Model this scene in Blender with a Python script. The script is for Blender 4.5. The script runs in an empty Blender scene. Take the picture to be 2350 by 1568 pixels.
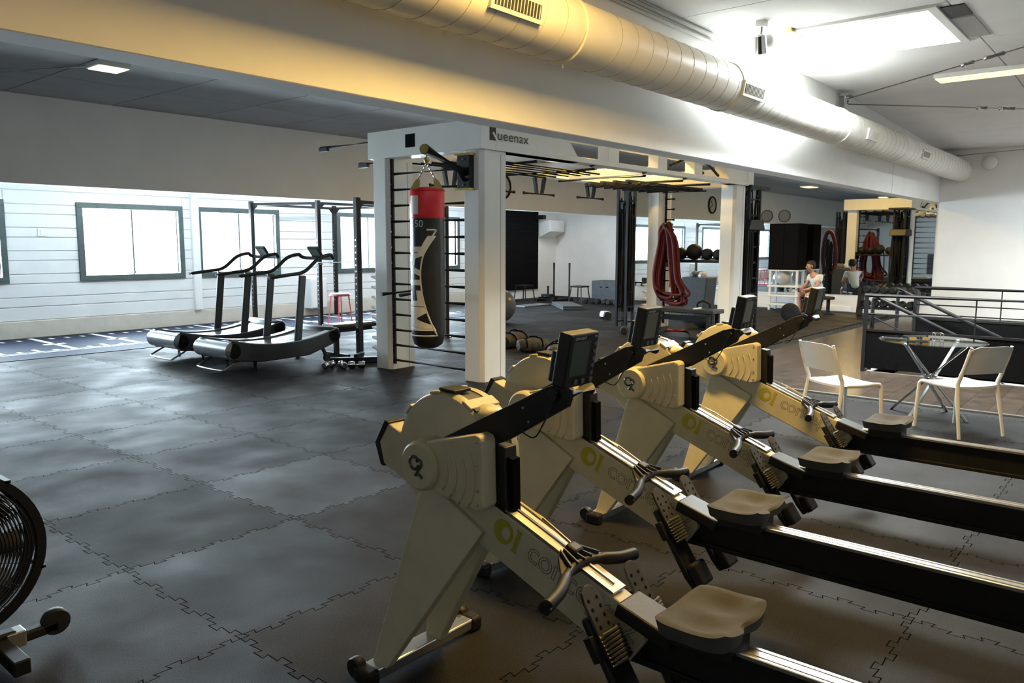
import bpy, bmesh, math, random
from mathutils import Vector, Matrix, Quaternion
random.seed(7)
sc = bpy.context.scene
C = sc.collection
rad = math.radians
PI = math.pi

# ------------------------------------------------------------------ camera
W, H, F = 2350.0, 1568.0, 1800.0
YAW, PIT, ROLL, CH = rad(39.9), rad(7.1), rad(0.15), 1.65
fw = Vector((math.cos(YAW)*math.cos(PIT), math.sin(YAW)*math.cos(PIT), -math.sin(PIT)))
rt = Vector((math.sin(YAW), -math.cos(YAW), 0)); up = rt.cross(fw)
rt, up = math.cos(ROLL)*rt+math.sin(ROLL)*up, -math.sin(ROLL)*rt+math.cos(ROLL)*up
cam = bpy.data.cameras.new('camera'); cam.sensor_width = 36; cam.lens = F/W*36; cam.clip_end = 200
co = bpy.data.objects.new('camera', cam); C.objects.link(co)
M = Matrix((rt, up, -fw)).transposed().to_4x4(); M.translation = (0, 0, CH)
co.matrix_world = M; sc.camera = co

def ray(x, y): return fw+(x-W/2)/F*rt-(y-H/2)/F*up
def onZ(x, y, z=0):
    d = ray(x, y); return Vector((0, 0, CH))+d*((z-CH)/d.z)
def onX(x, y, v):
    d = ray(x, y); return Vector((0, 0, CH))+d*(v/d.x)
def onY(x, y, v):
    d = ray(x, y); return Vector((0, 0, CH))+d*(v/d.y)
def proj(p):
    q = Vector(p)-Vector((0, 0, CH)); k = q.dot(fw)
    return (W/2+F*q.dot(rt)/k, H/2-F*q.dot(up)/k, k)

# ------------------------------------------------------------------ world, daylight, exposure
wd = bpy.data.worlds.new('world'); sc.world = wd; wd.use_nodes = True
bg = wd.node_tree.nodes['Background']
bg.inputs[0].default_value = (0.86, 0.95, 1.0, 1); bg.inputs[1].default_value = 2.2
sc.view_settings.view_transform = 'Standard'; sc.view_settings.look = 'None'
sc.view_settings.exposure = 0.32; sc.view_settings.gamma = 1.0
sc.view_settings.use_curve_mapping = False

XW = 20.3            # far wall with the mirror
YB = 4.2             # bulkhead front
YS = 12.55           # soffit front
YW = 15.15           # window wall
ZM, ZL = 4.03, 3.72  # main and low ceiling
ZB, ZS = 2.62, 2.48  # undersides of bulkhead and soffit
WINS = [(2.9, 4.66), (6.0, 7.78), (8.26, 9.98), (11.74, 13.46), (14.1, 15.7)]
WZ0, WZ1 = 1.06, 2.27
SKX0, SKX1, SKY0, SKY1 = 9.05, 10.68, 2.08, 4.08
SK2 = (15.6, 17.2, -1.4, .6)      # added skylight out of view on the right, brightens far wall and chairs

def area(name, loc, rot, sx, sy, power, col):
    l = bpy.data.lights.new(name, 'AREA'); l.shape = 'RECTANGLE'; l.size = sx; l.size_y = sy
    l.energy = power; l.color = col
    o = bpy.data.objects.new(name, l); C.objects.link(o); o.location = loc; o.rotation_euler = rot
    return o
for (a, b) in WINS:
    area('window_daylight', ((a+b)/2, YW+0.42, (WZ0+WZ1)/2), (rad(90), 0, PI), b-a+.3, WZ1-WZ0+.3, 430, (0.74, 0.87, 1.0))
    bpy.context.view_layer.update()
for o in C.objects:
    if o.name.startswith('window_daylight'): o.rotation_euler = (rad(-90), 0, 0)
area('skylight_daylight', ((SKX0+SKX1)/2, (SKY0+SKY1)/2, ZM+.17), (0, 0, 0), SKX1-SKX0+.06, SKY1-SKY0+.06, 900, (0.98, 0.99, 1.0))
area('skylight_daylight', ((SK2[0]+SK2[1])/2, (SK2[2]+SK2[3])/2, ZM+.17), (0, 0, 0), SK2[1]-SK2[0]+.06, SK2[3]-SK2[2]+.06, 900, (0.98, 0.99, 1.0))  # fill daylight for the added skylight outside the view

# ------------------------------------------------------------------ materials
MATS = {}
def mat(name, col, rough=.5, metal=0.0, var=0.0, vs=8.0, bump=0.0, bs=60.0, rnd=0.0, rrnd=0.0, spec=.5, emit=None, es=0.0, coat=0.0):
    m = bpy.data.materials.new(name); m.use_nodes = True; MATS[name] = m
    nt = m.node_tree; N = nt.nodes; L = nt.links; b = N['Principled BSDF']
    b.inputs['Base Color'].default_value = (*col, 1); b.inputs['Roughness'].default_value = rough
    b.inputs['Metallic'].default_value = metal; b.inputs['Specular IOR Level'].default_value = spec
    b.inputs['Coat Weight'].default_value = coat
    if emit: b.inputs['Emission Color'].default_value = (*emit, 1); b.inputs['Emission Strength'].default_value = es
    tc = N.new('ShaderNodeTexCoord')
    if var or rnd:
        n = N.new('ShaderNodeTexNoise'); n.inputs['Scale'].default_value = vs; n.inputs['Detail'].default_value = 4
        L.new(tc.outputs['Object'], n.inputs['Vector'])
        mr = N.new('ShaderNodeMapRange'); mr.inputs[1].default_value = .3; mr.inputs[2].default_value = .7
        mr.inputs[3].default_value = 1-var; mr.inputs[4].default_value = 1+var
        L.new(n.outputs['Fac'], mr.inputs[0]); val = mr.outputs[0]
        if rnd or rrnd:
            oi = N.new('ShaderNodeObjectInfo'); r2 = N.new('ShaderNodeMapRange')
            r2.inputs[3].default_value = 1-rnd; r2.inputs[4].default_value = 1+rnd
            L.new(oi.outputs['Random'], r2.inputs[0])
            mm = N.new('ShaderNodeMath'); mm.operation = 'MULTIPLY'; L.new(val, mm.inputs[0]); L.new(r2.outputs[0], mm.inputs[1]); val = mm.outputs[0]
            if rrnd:
                r3 = N.new('ShaderNodeMapRange'); r3.inputs[3].default_value = rough-rrnd; r3.inputs[4].default_value = rough+rrnd
                ml = N.new('ShaderNodeMath'); ml.operation = 'MULTIPLY'; ml.inputs[1].default_value = 7.31
                fr = N.new('ShaderNodeMath'); fr.operation = 'FRACT'
                L.new(oi.outputs['Random'], ml.inputs[0]); L.new(ml.outputs[0], fr.inputs[0]); L.new(fr.outputs[0], r3.inputs[0])
                L.new(r3.outputs[0], b.inputs['Roughness'])
        mx = N.new('ShaderNodeVectorMath'); mx.operation = 'SCALE'; mx.inputs[0].default_value = col
        L.new(val, mx.inputs['Scale']); L.new(mx.outputs[0], b.inputs['Base Color'])
    if bump:
        n2 = N.new('ShaderNodeTexNoise'); n2.inputs['Scale'].default_value = bs; n2.inputs['Detail'].default_value = 3
        L.new(tc.outputs['Object'], n2.inputs['Vector'])
        bp = N.new('ShaderNodeBump'); bp.inputs['Strength'].default_value = bump; bp.inputs['Distance'].default_value = .004
        L.new(n2.outputs['Fac'], bp.inputs['Height']); L.new(bp.outputs[0], b.inputs['Normal'])
    return m
def rubber():
    m = mat('rubber', (.014, .0135, .014), .62, bump=.6, bs=260, spec=.11)
    nt = m.node_tree; N = nt.nodes; L = nt.links; b = N['Principled BSDF']
    tc = N.new('ShaderNodeTexCoord'); oi = N.new('ShaderNodeObjectInfo')
    ad = N.new('ShaderNodeVectorMath'); ad.operation = 'ADD'; L.new(tc.outputs['Object'], ad.inputs[0]); L.new(oi.outputs['Location'], ad.inputs[1])
    n1 = N.new('ShaderNodeTexNoise'); n1.inputs['Scale'].default_value = 240; n1.inputs['Detail'].default_value = 2; L.new(ad.outputs[0], n1.inputs['Vector'])
    n2 = N.new('ShaderNodeTexNoise'); n2.inputs['Scale'].default_value = 2.2; n2.inputs['Detail'].default_value = 5; L.new(ad.outputs[0], n2.inputs['Vector'])
    cr = N.new('ShaderNodeValToRGB'); e = cr.color_ramp.elements
    e[0].position = .42; e[0].color = (.008, .008, .0085, 1); e[1].position = .66; e[1].color = (.034, .033, .035, 1)
    L.new(n1.outputs['Fac'], cr.inputs[0])
    r = N.new('ShaderNodeMapRange'); r.inputs[3].default_value = .8; r.inputs[4].default_value = 1.25; L.new(oi.outputs['Random'], r.inputs[0])
    sc_ = N.new('ShaderNodeVectorMath'); sc_.operation = 'SCALE'; L.new(cr.outputs[0], sc_.inputs[0]); L.new(r.outputs[0], sc_.inputs['Scale']); L.new(sc_.outputs[0], b.inputs['Base Color'])
    ml = N.new('ShaderNodeMath'); ml.operation = 'MULTIPLY'; ml.inputs[1].default_value = 7.31; fr = N.new('ShaderNodeMath'); fr.operation = 'FRACT'
    L.new(oi.outputs['Random'], ml.inputs[0]); L.new(ml.outputs[0], fr.inputs[0])
    r1 = N.new('ShaderNodeMapRange'); r1.inputs[3].default_value = -.07; r1.inputs[4].default_value = .07; L.new(fr.outputs[0], r1.inputs[0])
    r2 = N.new('ShaderNodeMapRange'); r2.inputs[1].default_value = .3; r2.inputs[2].default_value = .7; r2.inputs[3].default_value = .50; r2.inputs[4].default_value = .68; L.new(n2.outputs['Fac'], r2.inputs[0])
    sm_ = N.new('ShaderNodeMath'); L.new(r1.outputs[0], sm_.inputs[0]); L.new(r2.outputs[0], sm_.inputs[1]); L.new(sm_.outputs[0], b.inputs['Roughness'])
rubber()
mat('seam', (.006, .006, .006), .9)
mat('wood', (.062, .046, .035), .24, var=.25, vs=6, rnd=.2, bump=.15, bs=40, spec=.5)
mat('metal_strip', (.55, .53, .5), .35, metal=1)
mat('white_wall', (.85, .85, .84), .75, var=.03, vs=2)
mat('siding', (.80, .81, .82), .55, var=.03, vs=3)
mat('plinth', (.66, .62, .55), .8, var=.06, vs=5)
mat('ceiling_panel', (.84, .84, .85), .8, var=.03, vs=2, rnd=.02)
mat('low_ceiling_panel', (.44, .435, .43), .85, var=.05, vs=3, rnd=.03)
mat('joint', (.16, .16, .17), .9)
mat('teal_frame', (.075, .105, .105), .4, var=.1, vs=10)
mat('duct', (.76, .74, .68), .42, var=.04, vs=4)
mat('duct_seam', (.42, .39, .32), .5)
mat('grille_dark', (.03, .03, .03), .7)
mat('grey_steel', (.35, .35, .36), .4, metal=.8)
mat('rig_white', (.88, .87, .82), .4, var=.03, vs=3)
mat('black_metal', (.011, .011, .012), .52, var=.2, vs=20, spec=.3)
mat('black_plastic', (.012, .012, .013), .5, var=.2, vs=25, bump=.1, spec=.4)
mat('black_matte', (.006, .006, .0065), .9, var=.2, vs=20, spec=.05)
mat('navy', (.010, .016, .04), .72, var=.25, vs=60, spec=.25)
mat('lane_white', (.75, .77, .8), .6, var=.1, vs=20)
mat('treadmill_dark', (.02, .022, .024), .35, var=.2, vs=12)
mat('treadmill_belt', (.045, .047, .05), .3, var=.2, vs=40)
mat('treadmill_silver', (.26, .27, .28), .3, metal=.6, var=.1, vs=15)
mat('cream', (.60, .55, .39), .42, var=.05, vs=12, bump=.06, bs=300)
mat('cream_metal', (.56, .52, .38), .38, var=.05, vs=10)
mat('aluminium', (.72, .70, .66), .25, metal=.9, var=.06, vs=30)
mat('rail_steel', (.80, .80, .80), .22, metal=.9, var=.06, vs=30)
mat('seat_grey', (.075, .075, .073), .8, spec=.2, var=.08, vs=25, bump=.15, bs=250)
mat('strap_grey', (.05, .05, .05), .55, var=.15, vs=30)
mat('chrome', (.8, .8, .82), .12, metal=1)
mat('chain', (.30, .25, .16), .35, metal=.9)
mat('screw', (.55, .53, .48), .3, metal=1)
mat('lcd', (.10, .125, .105), .25)
mat('lcd_light', (.22, .23, .21), .3)
mat('pm_grey', (.30, .30, .29), .45)
mat('button', (.16, .16, .16), .4)
mat('print_white', (.8, .8, .8), .6)
mat('print_dark', (.05, .045, .03), .5)
mat('logo_olive', (.40, .37, .03), .5)
mat('emblem', (.12, .12, .12), .25, metal=.7)
mat('bag_black', (.012, .012, .013), .33, var=.2, vs=10, bump=.12, bs=60)
mat('bag_red', (.80, .015, .02), .30, var=.1, vs=10, bump=.1, bs=40)
mat('bag_white', (.72, .70, .64), .4, var=.05, vs=10)
mat('brass', (.55, .42, .12), .32, metal=.9)
mat('red_metal', (.60, .03, .04), .4, var=.1, vs=20)
mat('rope_red', (.10, .004, .008), .7, var=.25, vs=60, bump=.4, bs=120)
mat('medball', (.012, .012, .012), .6, var=.3, vs=30, bump=.3, bs=80)
mat('gymball', (.16, .16, .17), .28, var=.1, vs=6)
mat('silverball', (.45, .46, .47), .3, var=.1, vs=6)
mat('camo', (.055, .05, .04), .75, var=.85, vs=14)
mat('duffel', (.035, .031, .027), .8, var=.4, vs=14, bump=.3)
mat('plyo', (.055, .06, .075), .6, var=.2, vs=8)
mat('bin_grey', (.06, .07, .08), .6, var=.2, vs=20)
mat('band', (.008, .008, .009), .7, spec=.25, var=.6, vs=30)
mat('chair_white', (.82, .81, .77), .42, var=.02, vs=10)
mat('skin', (.52, .27, .19), .5, var=.08, vs=20)
mat('hair', (.02, .014, .01), .6, var=.3, vs=60)
mat('shirt', (.72, .72, .72), .8, var=.05, vs=15)
mat('shorts', (.03, .03, .045), .8, var=.1, vs=20)
mat('shoe', (.05, .05, .06), .6)
mat('fan_black', (.006, .006, .007), .4, var=.2, vs=20)
mat('lamp_reflection_yellow', (.5, .33, .08), .7)  # yellow lamp reflection on the glass table, painted onto tray dividers
mat('plaque', (.10, .095, .085), .8)
mat('clock_face', (.55, .54, .5), .5)
mat('lamp_white', (.8, .8, .78), .5)
mat('lamp_glow', (1, .8, .45), .5, emit=(1.0, .62, .16), es=80)
mat('lamp_glow_rig', (1, .8, .45), .5, emit=(1.0, .62, .16), es=120)
mat('lamp_glow_far', (1, .8, .45), .5, emit=(1.0, .76, .30), es=1.7)
mat('lamp_glow_soft', (1, .8, .45), .5, emit=(1.0, .80, .38), es=3.2)
mat('bay_fill_glow', (1, 1, 1), .5, emit=(.95, .98, 1.0), es=44)  # glow of the battens added to light the bay
mat('strip_glow', (1, .9, .7), .5, emit=(1.0, .92, .70), es=4)
mat('mirror', (.80, .83, .82), .015, metal=1)
def glass(name, col, tr):
    m = bpy.data.materials.new(name); m.use_nodes = True; MATS[name] = m
    nt = m.node_tree; nt.nodes.clear()
    o = nt.nodes.new('ShaderNodeOutputMaterial'); a = nt.nodes.new('ShaderNodeBsdfTransparent'); g = nt.nodes.new('ShaderNodeBsdfGlossy')
    a.inputs[0].default_value = (*col, 1); g.inputs['Roughness'].default_value = .03
    lw = nt.nodes.new('ShaderNodeLayerWeight'); lw.inputs[0].default_value = .5
    pw = nt.nodes.new('ShaderNodeMath'); pw.operation = 'POWER'; pw.inputs[1].default_value = 5.0
    ad = nt.nodes.new('ShaderNodeMath'); ad.operation = 'ADD'; ad.inputs[1].default_value = tr; ad.use_clamp = True
    mx = nt.nodes.new('ShaderNodeMixShader')
    nt.links.new(lw.outputs['Facing'], pw.inputs[0]); nt.links.new(pw.outputs[0], ad.inputs[0]); nt.links.new(ad.outputs[0], mx.inputs[0])
    nt.links.new(a.outputs[0], mx.inputs[1]); nt.links.new(g.outputs[0], mx.inputs[2]); nt.links.new(mx.outputs[0], o.inputs[0])
glass('glass', (.97, 1.0, .99), 0.03)
glass('table_glass', (.80, .84, .83), 0.06)

# ------------------------------------------------------------------ mesh helpers
def frame_of(d):
    d = Vector(d).normalized()
    a = Vector((0, 0, 1)) if abs(d.z) < .95 else Vector((1, 0, 0))
    x = d.cross(a).normalized(); y = x.cross(d).normalized()
    return x, y, d
class MB:
    def __init__(s): s.v = []; s.f = []
    def add(s, vs, fs):
        k = len(s.v); s.v += [tuple(p) for p in vs]; s.f += [tuple(i+k for i in q) for q in fs]; return s
    def box(s, x0, x1, y0, y1, z0, z1):
        vs = [(x, y, z) for z in (z0, z1) for y in (y0, y1) for x in (x0, x1)]
        return s.add(vs, [(0, 2, 3, 1), (4, 5, 7, 6), (0, 1, 5, 4), (2, 6, 7, 3), (0, 4, 6, 2), (1, 3, 7, 5)])
    def obox(s, c, size, R=None):
        m = MB().box(*[q for a in size for q in (-a/2, a/2)])
        R = R or Matrix.Identity(3)
        return s.add([Vector(c)+R @ Vector(p) for p in m.v], m.f)
    def bar(s, p, q, w, h=None):
        h = h or w; p = Vector(p); q = Vector(q); x, y, d = frame_of(q-p); vs = []
        for c in (p, q):
            for a, b in ((-1, -1), (1, -1), (1, 1), (-1, 1)): vs.append(c+x*a*w/2+y*b*h/2)
        return s.add(vs, [(3, 2, 1, 0), (4, 5, 6, 7), (0, 1, 5, 4), (1, 2, 6, 5), (2, 3, 7, 6), (3, 0, 4, 7)])
    def tube(s, pts, r, n=8, closed=False):
        pts = [Vector(p) for p in pts]; m = len(pts)
        rs = r if isinstance(r, (list, tuple)) else [r]*m
        vs = []; fs = []; prev = None
        for i, p in enumerate(pts):
            if closed: d = pts[(i+1) % m]-pts[i-1]
            else: d = pts[min(i+1, m-1)]-pts[max(i-1, 0)]
            if d.length < 1e-9: d = Vector((0, 0, 1))
            d.normalize()
            if prev is None: x, y, _ = frame_of(d)
            else:
                x = prev-d*prev.dot(d)
                if x.length < 1e-6: x, y, _ = frame_of(d)
                x.normalize(); y = d.cross(x)
            prev = x
            for k in range(n):
                a = 2*PI*k/n; vs.append(p+x*math.cos(a)*rs[i]+y*math.sin(a)*rs[i])
        for i in range(m if closed else m-1):
            j = (i+1) % m
            for k in range(n): fs.append((i*n+k, i*n+(k+1) % n, j*n+(k+1) % n, j*n+k))
        if not closed: fs += [tuple(range(n-1, -1, -1)), tuple((m-1)*n+k for k in range(n))]
        return s.add(vs, fs)
    def lathe(s, prof, c=(0, 0, 0), axis=(0, 0, 1), n=24, a0=0, a1=2*PI, cap=True):
        x, y, d = frame_of(axis); c = Vector(c); vs = []; fs = []; full = abs(a1-a0-2*PI) < 1e-6
        cols = n if full else n+1
        for (r, h) in prof:
            for k in range(cols):
                a = a0+(a1-a0)*k/n; vs.append(c+d*h+(x*math.cos(a)+y*math.sin(a))*max(r, 1e-4))
        for i in range(len(prof)-1):
            for k in range(n):
                k2 = (k+1) % cols if full else k+1
                fs.append((i*cols+k, i*cols+k2, (i+1)*cols+k2, (i+1)*cols+k))
        if full and cap:
            if prof[0][0] > 1e-3: fs.append(tuple(range(n-1, -1, -1)))
            if prof[-1][0] > 1e-3: fs.append(tuple((len(prof)-1)*n+k for k in range(n)))
        return s.add(vs, fs)
    def cyl(s, p, q, r, n=12): return s.tube([p, q], r, n)
    def prism(s, poly, fn, t0, t1):
        n = len(poly); ar = sum(poly[i][0]*poly[(i+1) % n][1]-poly[(i+1) % n][0]*poly[i][1] for i in range(n))
        vs = [Vector(fn(u, v, t0)) for u, v in poly]+[Vector(fn(u, v, t1)) for u, v in poly]
        fs = [tuple(range(n)), tuple(range(2*n-1, n-1, -1))]+[(i, i+n, (i+1) % n+n, (i+1) % n) for i in range(n)]
        return s.add(vs, fs)
    def sphere(s, c, r, nu=20, nv=12, sc_=(1, 1, 1)):
        vs = []; fs = []; c = Vector(c)
        for j in range(1, nv):
            t = PI*j/nv
            for i in range(nu):
                a = 2*PI*i/nu; vs.append(c+Vector((math.sin(t)*math.cos(a)*sc_[0], math.sin(t)*math.sin(a)*sc_[1], math.cos(t)*sc_[2]))*r)
        vs += [c+Vector((0, 0, r*sc_[2])), c-Vector((0, 0, r*sc_[2]))]; T, B = len(vs)-2, len(vs)-1
        for j in range(nv-2):
            for i in range(nu): fs.append((j*nu+i, (j+1)*nu+i, (j+1)*nu+(i+1) % nu, j*nu+(i+1) % nu))
        for i in range(nu): fs += [(T, i, (i+1) % nu), (B, (nv-2)*nu+(i+1) % nu, (nv-2)*nu+i)]
        return s.add(vs, fs)
    def mesh(s, name, m, smooth=True):
        me = bpy.data.meshes.new(name); me.from_pydata(s.v, [], s.f)
        bm = bmesh.new(); bm.from_mesh(me); bmesh.ops.recalc_face_normals(bm, faces=bm.faces); bm.to_mesh(me); bm.free()
        me.materials.append(MATS[m])
        if smooth:
            for p in me.polygons: p.use_smooth = True
            me.set_sharp_from_angle(angle=rad(35))
        return me
    def build(s, name, m, parent=None, smooth=True, bevel=0.0, seg=2, loc=None, **kw):
        return link(name, s.mesh(name, m, smooth), parent, bevel, seg, loc, **kw)
def link(name, me, parent=None, bevel=0.0, seg=2, loc=None, **kw):
    o = bpy.data.objects.new(name, me); C.objects.link(o)
    if parent: o.parent = parent
    if loc is not None: o.location = loc
    if bevel:
        b = o.modifiers.new('bevel', 'BEVEL'); b.width = bevel; b.segments = seg; b.limit_method = 'ANGLE'; b.angle_limit = rad(40)
    for k, v in kw.items(): o[k] = v
    return o
def thing(name, label, cat, loc=(0, 0, 0), rz=0, group=None):
    o = bpy.data.objects.new(name, None); C.objects.link(o); o.empty_display_size = .1
    o.location = loc; o.rotation_euler = (0, 0, rz); o['label'] = label; o['category'] = cat
    if group: o['group'] = group
    return o
def tag(o, label, cat, group=None):
    o['label'] = label; o['category'] = cat
    if group: o['group'] = group
    return o
def struct(o): o['kind'] = 'structure'; return o
def copy_tree(o, parent=None):
    c = o.copy(); C.objects.link(c); c.parent = parent
    for ch in list(o.children): copy_tree(ch, c)
    return c
def text_mesh(body, size, fn, m, name, parent=None, outline=0.0, extrude=0.0, align='LEFT', spacing=1.0, sub=0.0, shear=0.0, bold=0.0, fit=0.0):
    cu = bpy.data.curves.new('t', 'FONT'); cu.body = body; cu.size = size; cu.align_x = align; cu.space_character = spacing; cu.shear = shear
    cu.resolution_u = 3; cu.offset = bold
    if outline: cu.fill_mode = 'NONE'; cu.bevel_depth = outline; cu.bevel_resolution = 0
    else: cu.extrude = extrude
    ob = bpy.data.objects.new('t', cu); C.objects.link(ob)
    dg = bpy.context.evaluated_depsgraph_get()
    me = bpy.data.meshes.new_from_object(ob.evaluated_get(dg)); bpy.data.objects.remove(ob); bpy.data.curves.remove(cu)
    if sub:
        bm = bmesh.new(); bm.from_mesh(me); bmesh.ops.triangulate(bm, faces=bm.faces)
        for _ in range(5):
            es = [e for e in bm.edges if e.calc_length() > sub]
            if not es: break
            bmesh.ops.subdivide_edges(bm, edges=es, cuts=1); bmesh.ops.triangulate(bm, faces=bm.faces)
        bm.to_mesh(me); bm.free()
    if fit:
        k = fit/max(v.co.x for v in me.vertices)
        for v in me.vertices: v.co.x *= k
    for v in me.vertices: v.co = Vector(fn(v.co.x, v.co.y, v.co.z))
    me.materials.clear(); me.materials.append(MATS[m]); me.name = name
    return link(name, me, parent)
def catmull(pts, n=6, closed=False):
    P = [Vector(p) for p in pts]; out = []; m = len(P)
    for i in range(m if closed else m-1):
        a, b, c, d = (P[(i-1) % m] if closed or i > 0 else P[0]*2-P[1]), P[i], P[(i+1) % m], (P[(i+2) % m] if closed or i+2 < m else P[-1]*2-P[-2])
        for k in range(n):
            t = k/n; out.append(.5*((2*b)+(c-a)*t+(2*a-5*b+4*c-d)*t*t+(3*b-a-3*c+d)*t**3))
    if not closed: out.append(P[-1])
    return out
def skin_obj(name, nodes, edges, m, parent, sub=2):
    me = bpy.data.meshes.new(name); me.from_pydata([n[0] for n in nodes], edges, [])
    o = bpy.data.objects.new(name, me); C.objects.link(o); o.parent = parent; me.materials.append(MATS[m])
    s = o.modifiers.new('skin', 'SKIN'); s.use_smooth_shade = True
    sv = me.skin_vertices[0].data
    for i, n in enumerate(nodes): sv[i].radius = (n[1], n[1] if len(n) < 3 else n[2]); sv[i].use_root = (i == 0)
    q = o.modifiers.new('sub', 'SUBSURF'); q.levels = sub; q.render_levels = sub
    return o

# ================================================================== SETTING
X0R, Y0R = -4.0, -6.5
HX0, HX1, HY0, HY1 = 10.86, 12.3, -2.4, 2.92   # stairwell opening
WX, WY = 8.9, 4.7                                # wood floor: X > WX and Y < WY
b = MB()
for r in ((X0R, HX0, Y0R, YW), (HX1, XW, Y0R, YW), (HX0, HX1, Y0R, HY0), (HX0, HX1, HY1, YW)): b.box(*r, -.2, -.014)
floor = struct(b.build('floor', 'seam', smooth=False))
# interlocking rubber tiles: every edge carries the same row of dovetail tabs, so equal tiles mesh
TX, TY = 1.0, 1.06
def edge_profile(L, n=9, d=.027):
    out = []; p = L/n
    for i in range(n):
        a = i*p; c = a+p*.5; w = p*.25; sgn = 1 if i % 2 == 0 else -1
        if i in (0, n-1): w *= .8
        out += [(c-w*.75, -sgn*.002), (c-w*1.15, sgn*d), (c+w*1.15, sgn*d), (c+w*.75, -sgn*.002)]
    return out
ex, ey = edge_profile(TX), edge_profile(TY)
out = [(0, 0)]+[(t, o) for t, o in ex]+[(TX, 0)]+[(TX+o, t) for t, o in ey]+[(TX, TY)]
out += [(t, TY+o) for t, o in reversed(ex)]+[(0, TY)]+[(o, t) for t, o in reversed(ey)]
cx, cy = TX/2, TY/2
def inset(poly, g):
    n = len(poly); res = []
    for i in range(n):
        a, p, c = Vector(poly[i-1]), Vector(poly[i]), Vector(poly[(i+1) % n])
        n1 = Vector((-(p-a).y, (p-a).x)).normalized(); n2 = Vector((-(c-p).y, (c-p).x)).normalized()
        m = n1+n2
        m = m.normalized() if m.length > 1e-6 else n1
        res.append(tuple(p+m*g/max(.5, m.dot(n1))))
    return res
tile_poly = inset(out, .0022)
tile_mb = MB().prism([(u-cx, v-cy) for u, v in tile_poly], lambda u, v, t: (u, v, t), -.0135, 0)
tile_me = tile_mb.mesh('rubber_tile', 'rubber', smooth=False)
plain = MB().prism([(-cx+.003, -cy+.003), (cx-.003, -cy+.003), (cx-.003, cy-.003), (-cx+.003, cy-.003)], lambda u, v, t: (u, v, t), -.0135, 0)
tiles = []
for i in range(-5, 20):
    for j in range(-10, 16):
        x, y = .66+i*TX+cx, 2.87+(j-3)*TY+cy
        if not (X0R+.4 < x < XW-.45 and Y0R+.5 < y < YW-.4): continue
        if x > WX-.3 and y < WY-.1: continue
        px, py, dep = proj((x, y, 0))
        vis = dep > .4 and -260 < px < W+260 and -100 < py < H+500
        tiles.append((not vis, dep, x, y))
tiles.sort()
rest = MB()
for n, (nv, dep, x, y) in enumerate(tiles):
    if n < 290 and not nv:
        link('rubber_tile', tile_me, floor, loc=(x, y, 0))
    else: rest.add([(p[0]+x, p[1]+y, p[2]) for p in plain.v], plain.f)
if rest.v: rest.build('rubber_tiles', 'rubber', floor, smooth=False, kind='stuff')
# wood planks near the stairwell
rng = random.Random(3)
y = -6.3; row = 0
pl = {}
while y < WY-.05:
    x = WX+.03-(row % 3)*.7; w = .245
    while x < XW:
        L = 2.1; a, c = max(x, WX+.03), min(x+L, XW-.02)
        segs = [(a, c)]
        if y+w > HY0 and y < HY1+.05:
            segs = [(a, min(c, HX0-.06)), (max(a, HX1+.06), c)]
        for (p, q) in segs:
            if q-p > .05:
                o = MB().box(p+.0015, q-.0015, y+.0015, min(y+w, WY)-.0015, -.013, .001).build('floor_plank', 'wood', floor, smooth=False)
        x += L
    y += w; row += 1
MB().box(WX-.02, WX+.03, -6.3, WY, -.012, .004).build('threshold_strip', 'metal_strip', floor, smooth=False)

# window wall with openings
b = MB(); xs = sorted([X0R, XW]+[q for w in WINS for q in w])
for k in range(len(xs)-1):
    a, c = xs[k], xs[k+1]
    if (a, c) in WINS: b.box(a, c, YW, YW+.25, -.3, WZ0); b.box(a, c, YW, YW+.25, WZ1, ZL+.3)
    else: b.box(a, c, YW, YW+.25, -.3, ZL+.3)
wallw = struct(b.build('wall_window_side', 'white_wall', smooth=False))
MB().box(X0R, 17.35, YW-.05, YW, 0, .30).build('wall_plinth', 'plinth', wallw, smooth=False, bevel=.01)
z = .31; k = 0
while z < 2.95:
    h = .235 if k % 2 == 0 else .165
    z1 = min(z+h-.012, 2.97); a = X0R
    blk = [w for w in WINS if w[0] > -1 and z1 > WZ0-.1 and z < WZ1+.1]
    cuts = [X0R]+[q for w in blk for q in (w[0]-.1, w[1]+.1)]+[17.35]
    for i in range(0, len(cuts), 2):
        if cuts[i+1]-cuts[i] > .05: MB().box(cuts[i], cuts[i+1], YW-.02, YW, z, z1).build('siding_board', 'siding', wallw, smooth=False, bevel=.006, seg=1)
    z += h; k += 1
MB().box(8.04, 8.2, YW-.09, YW, .3, 2.97).build('pilaster', 'white_wall', wallw, smooth=False, bevel=.01)
for n, (a, c) in enumerate(WINS):
    w = MB()
    for r in ((a-.1, c+.1, WZ0-.1, WZ0), (a-.1, c+.1, WZ1, WZ1+.1), (a-.1, a, WZ0, WZ1), (c, c+.1, WZ0, WZ1)): w.box(r[0], r[1], YW-.06, YW+.06, r[2], r[3])
    wo = struct(w.build('window_%d' % (n+1), 'teal_frame', smooth=False, bevel=.006))
    m = (a+c)/2
    MB().box(m-.012, m+.012, YW-.01, YW+.04, WZ0, WZ1).build('mullion', 'teal_frame', wo, smooth=False)
    MB().box(m-.02, m+.02, YW-.03, YW-.01, WZ0+.02, WZ0+.06).build('latch', 'grey_steel', wo, smooth=False)
    for p, q in ((a, m-.012), (m+.012, c)): MB().box(p, q, YW+.012, YW+.018, WZ0, WZ1).build('pane', 'glass', wo, smooth=False)

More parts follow.
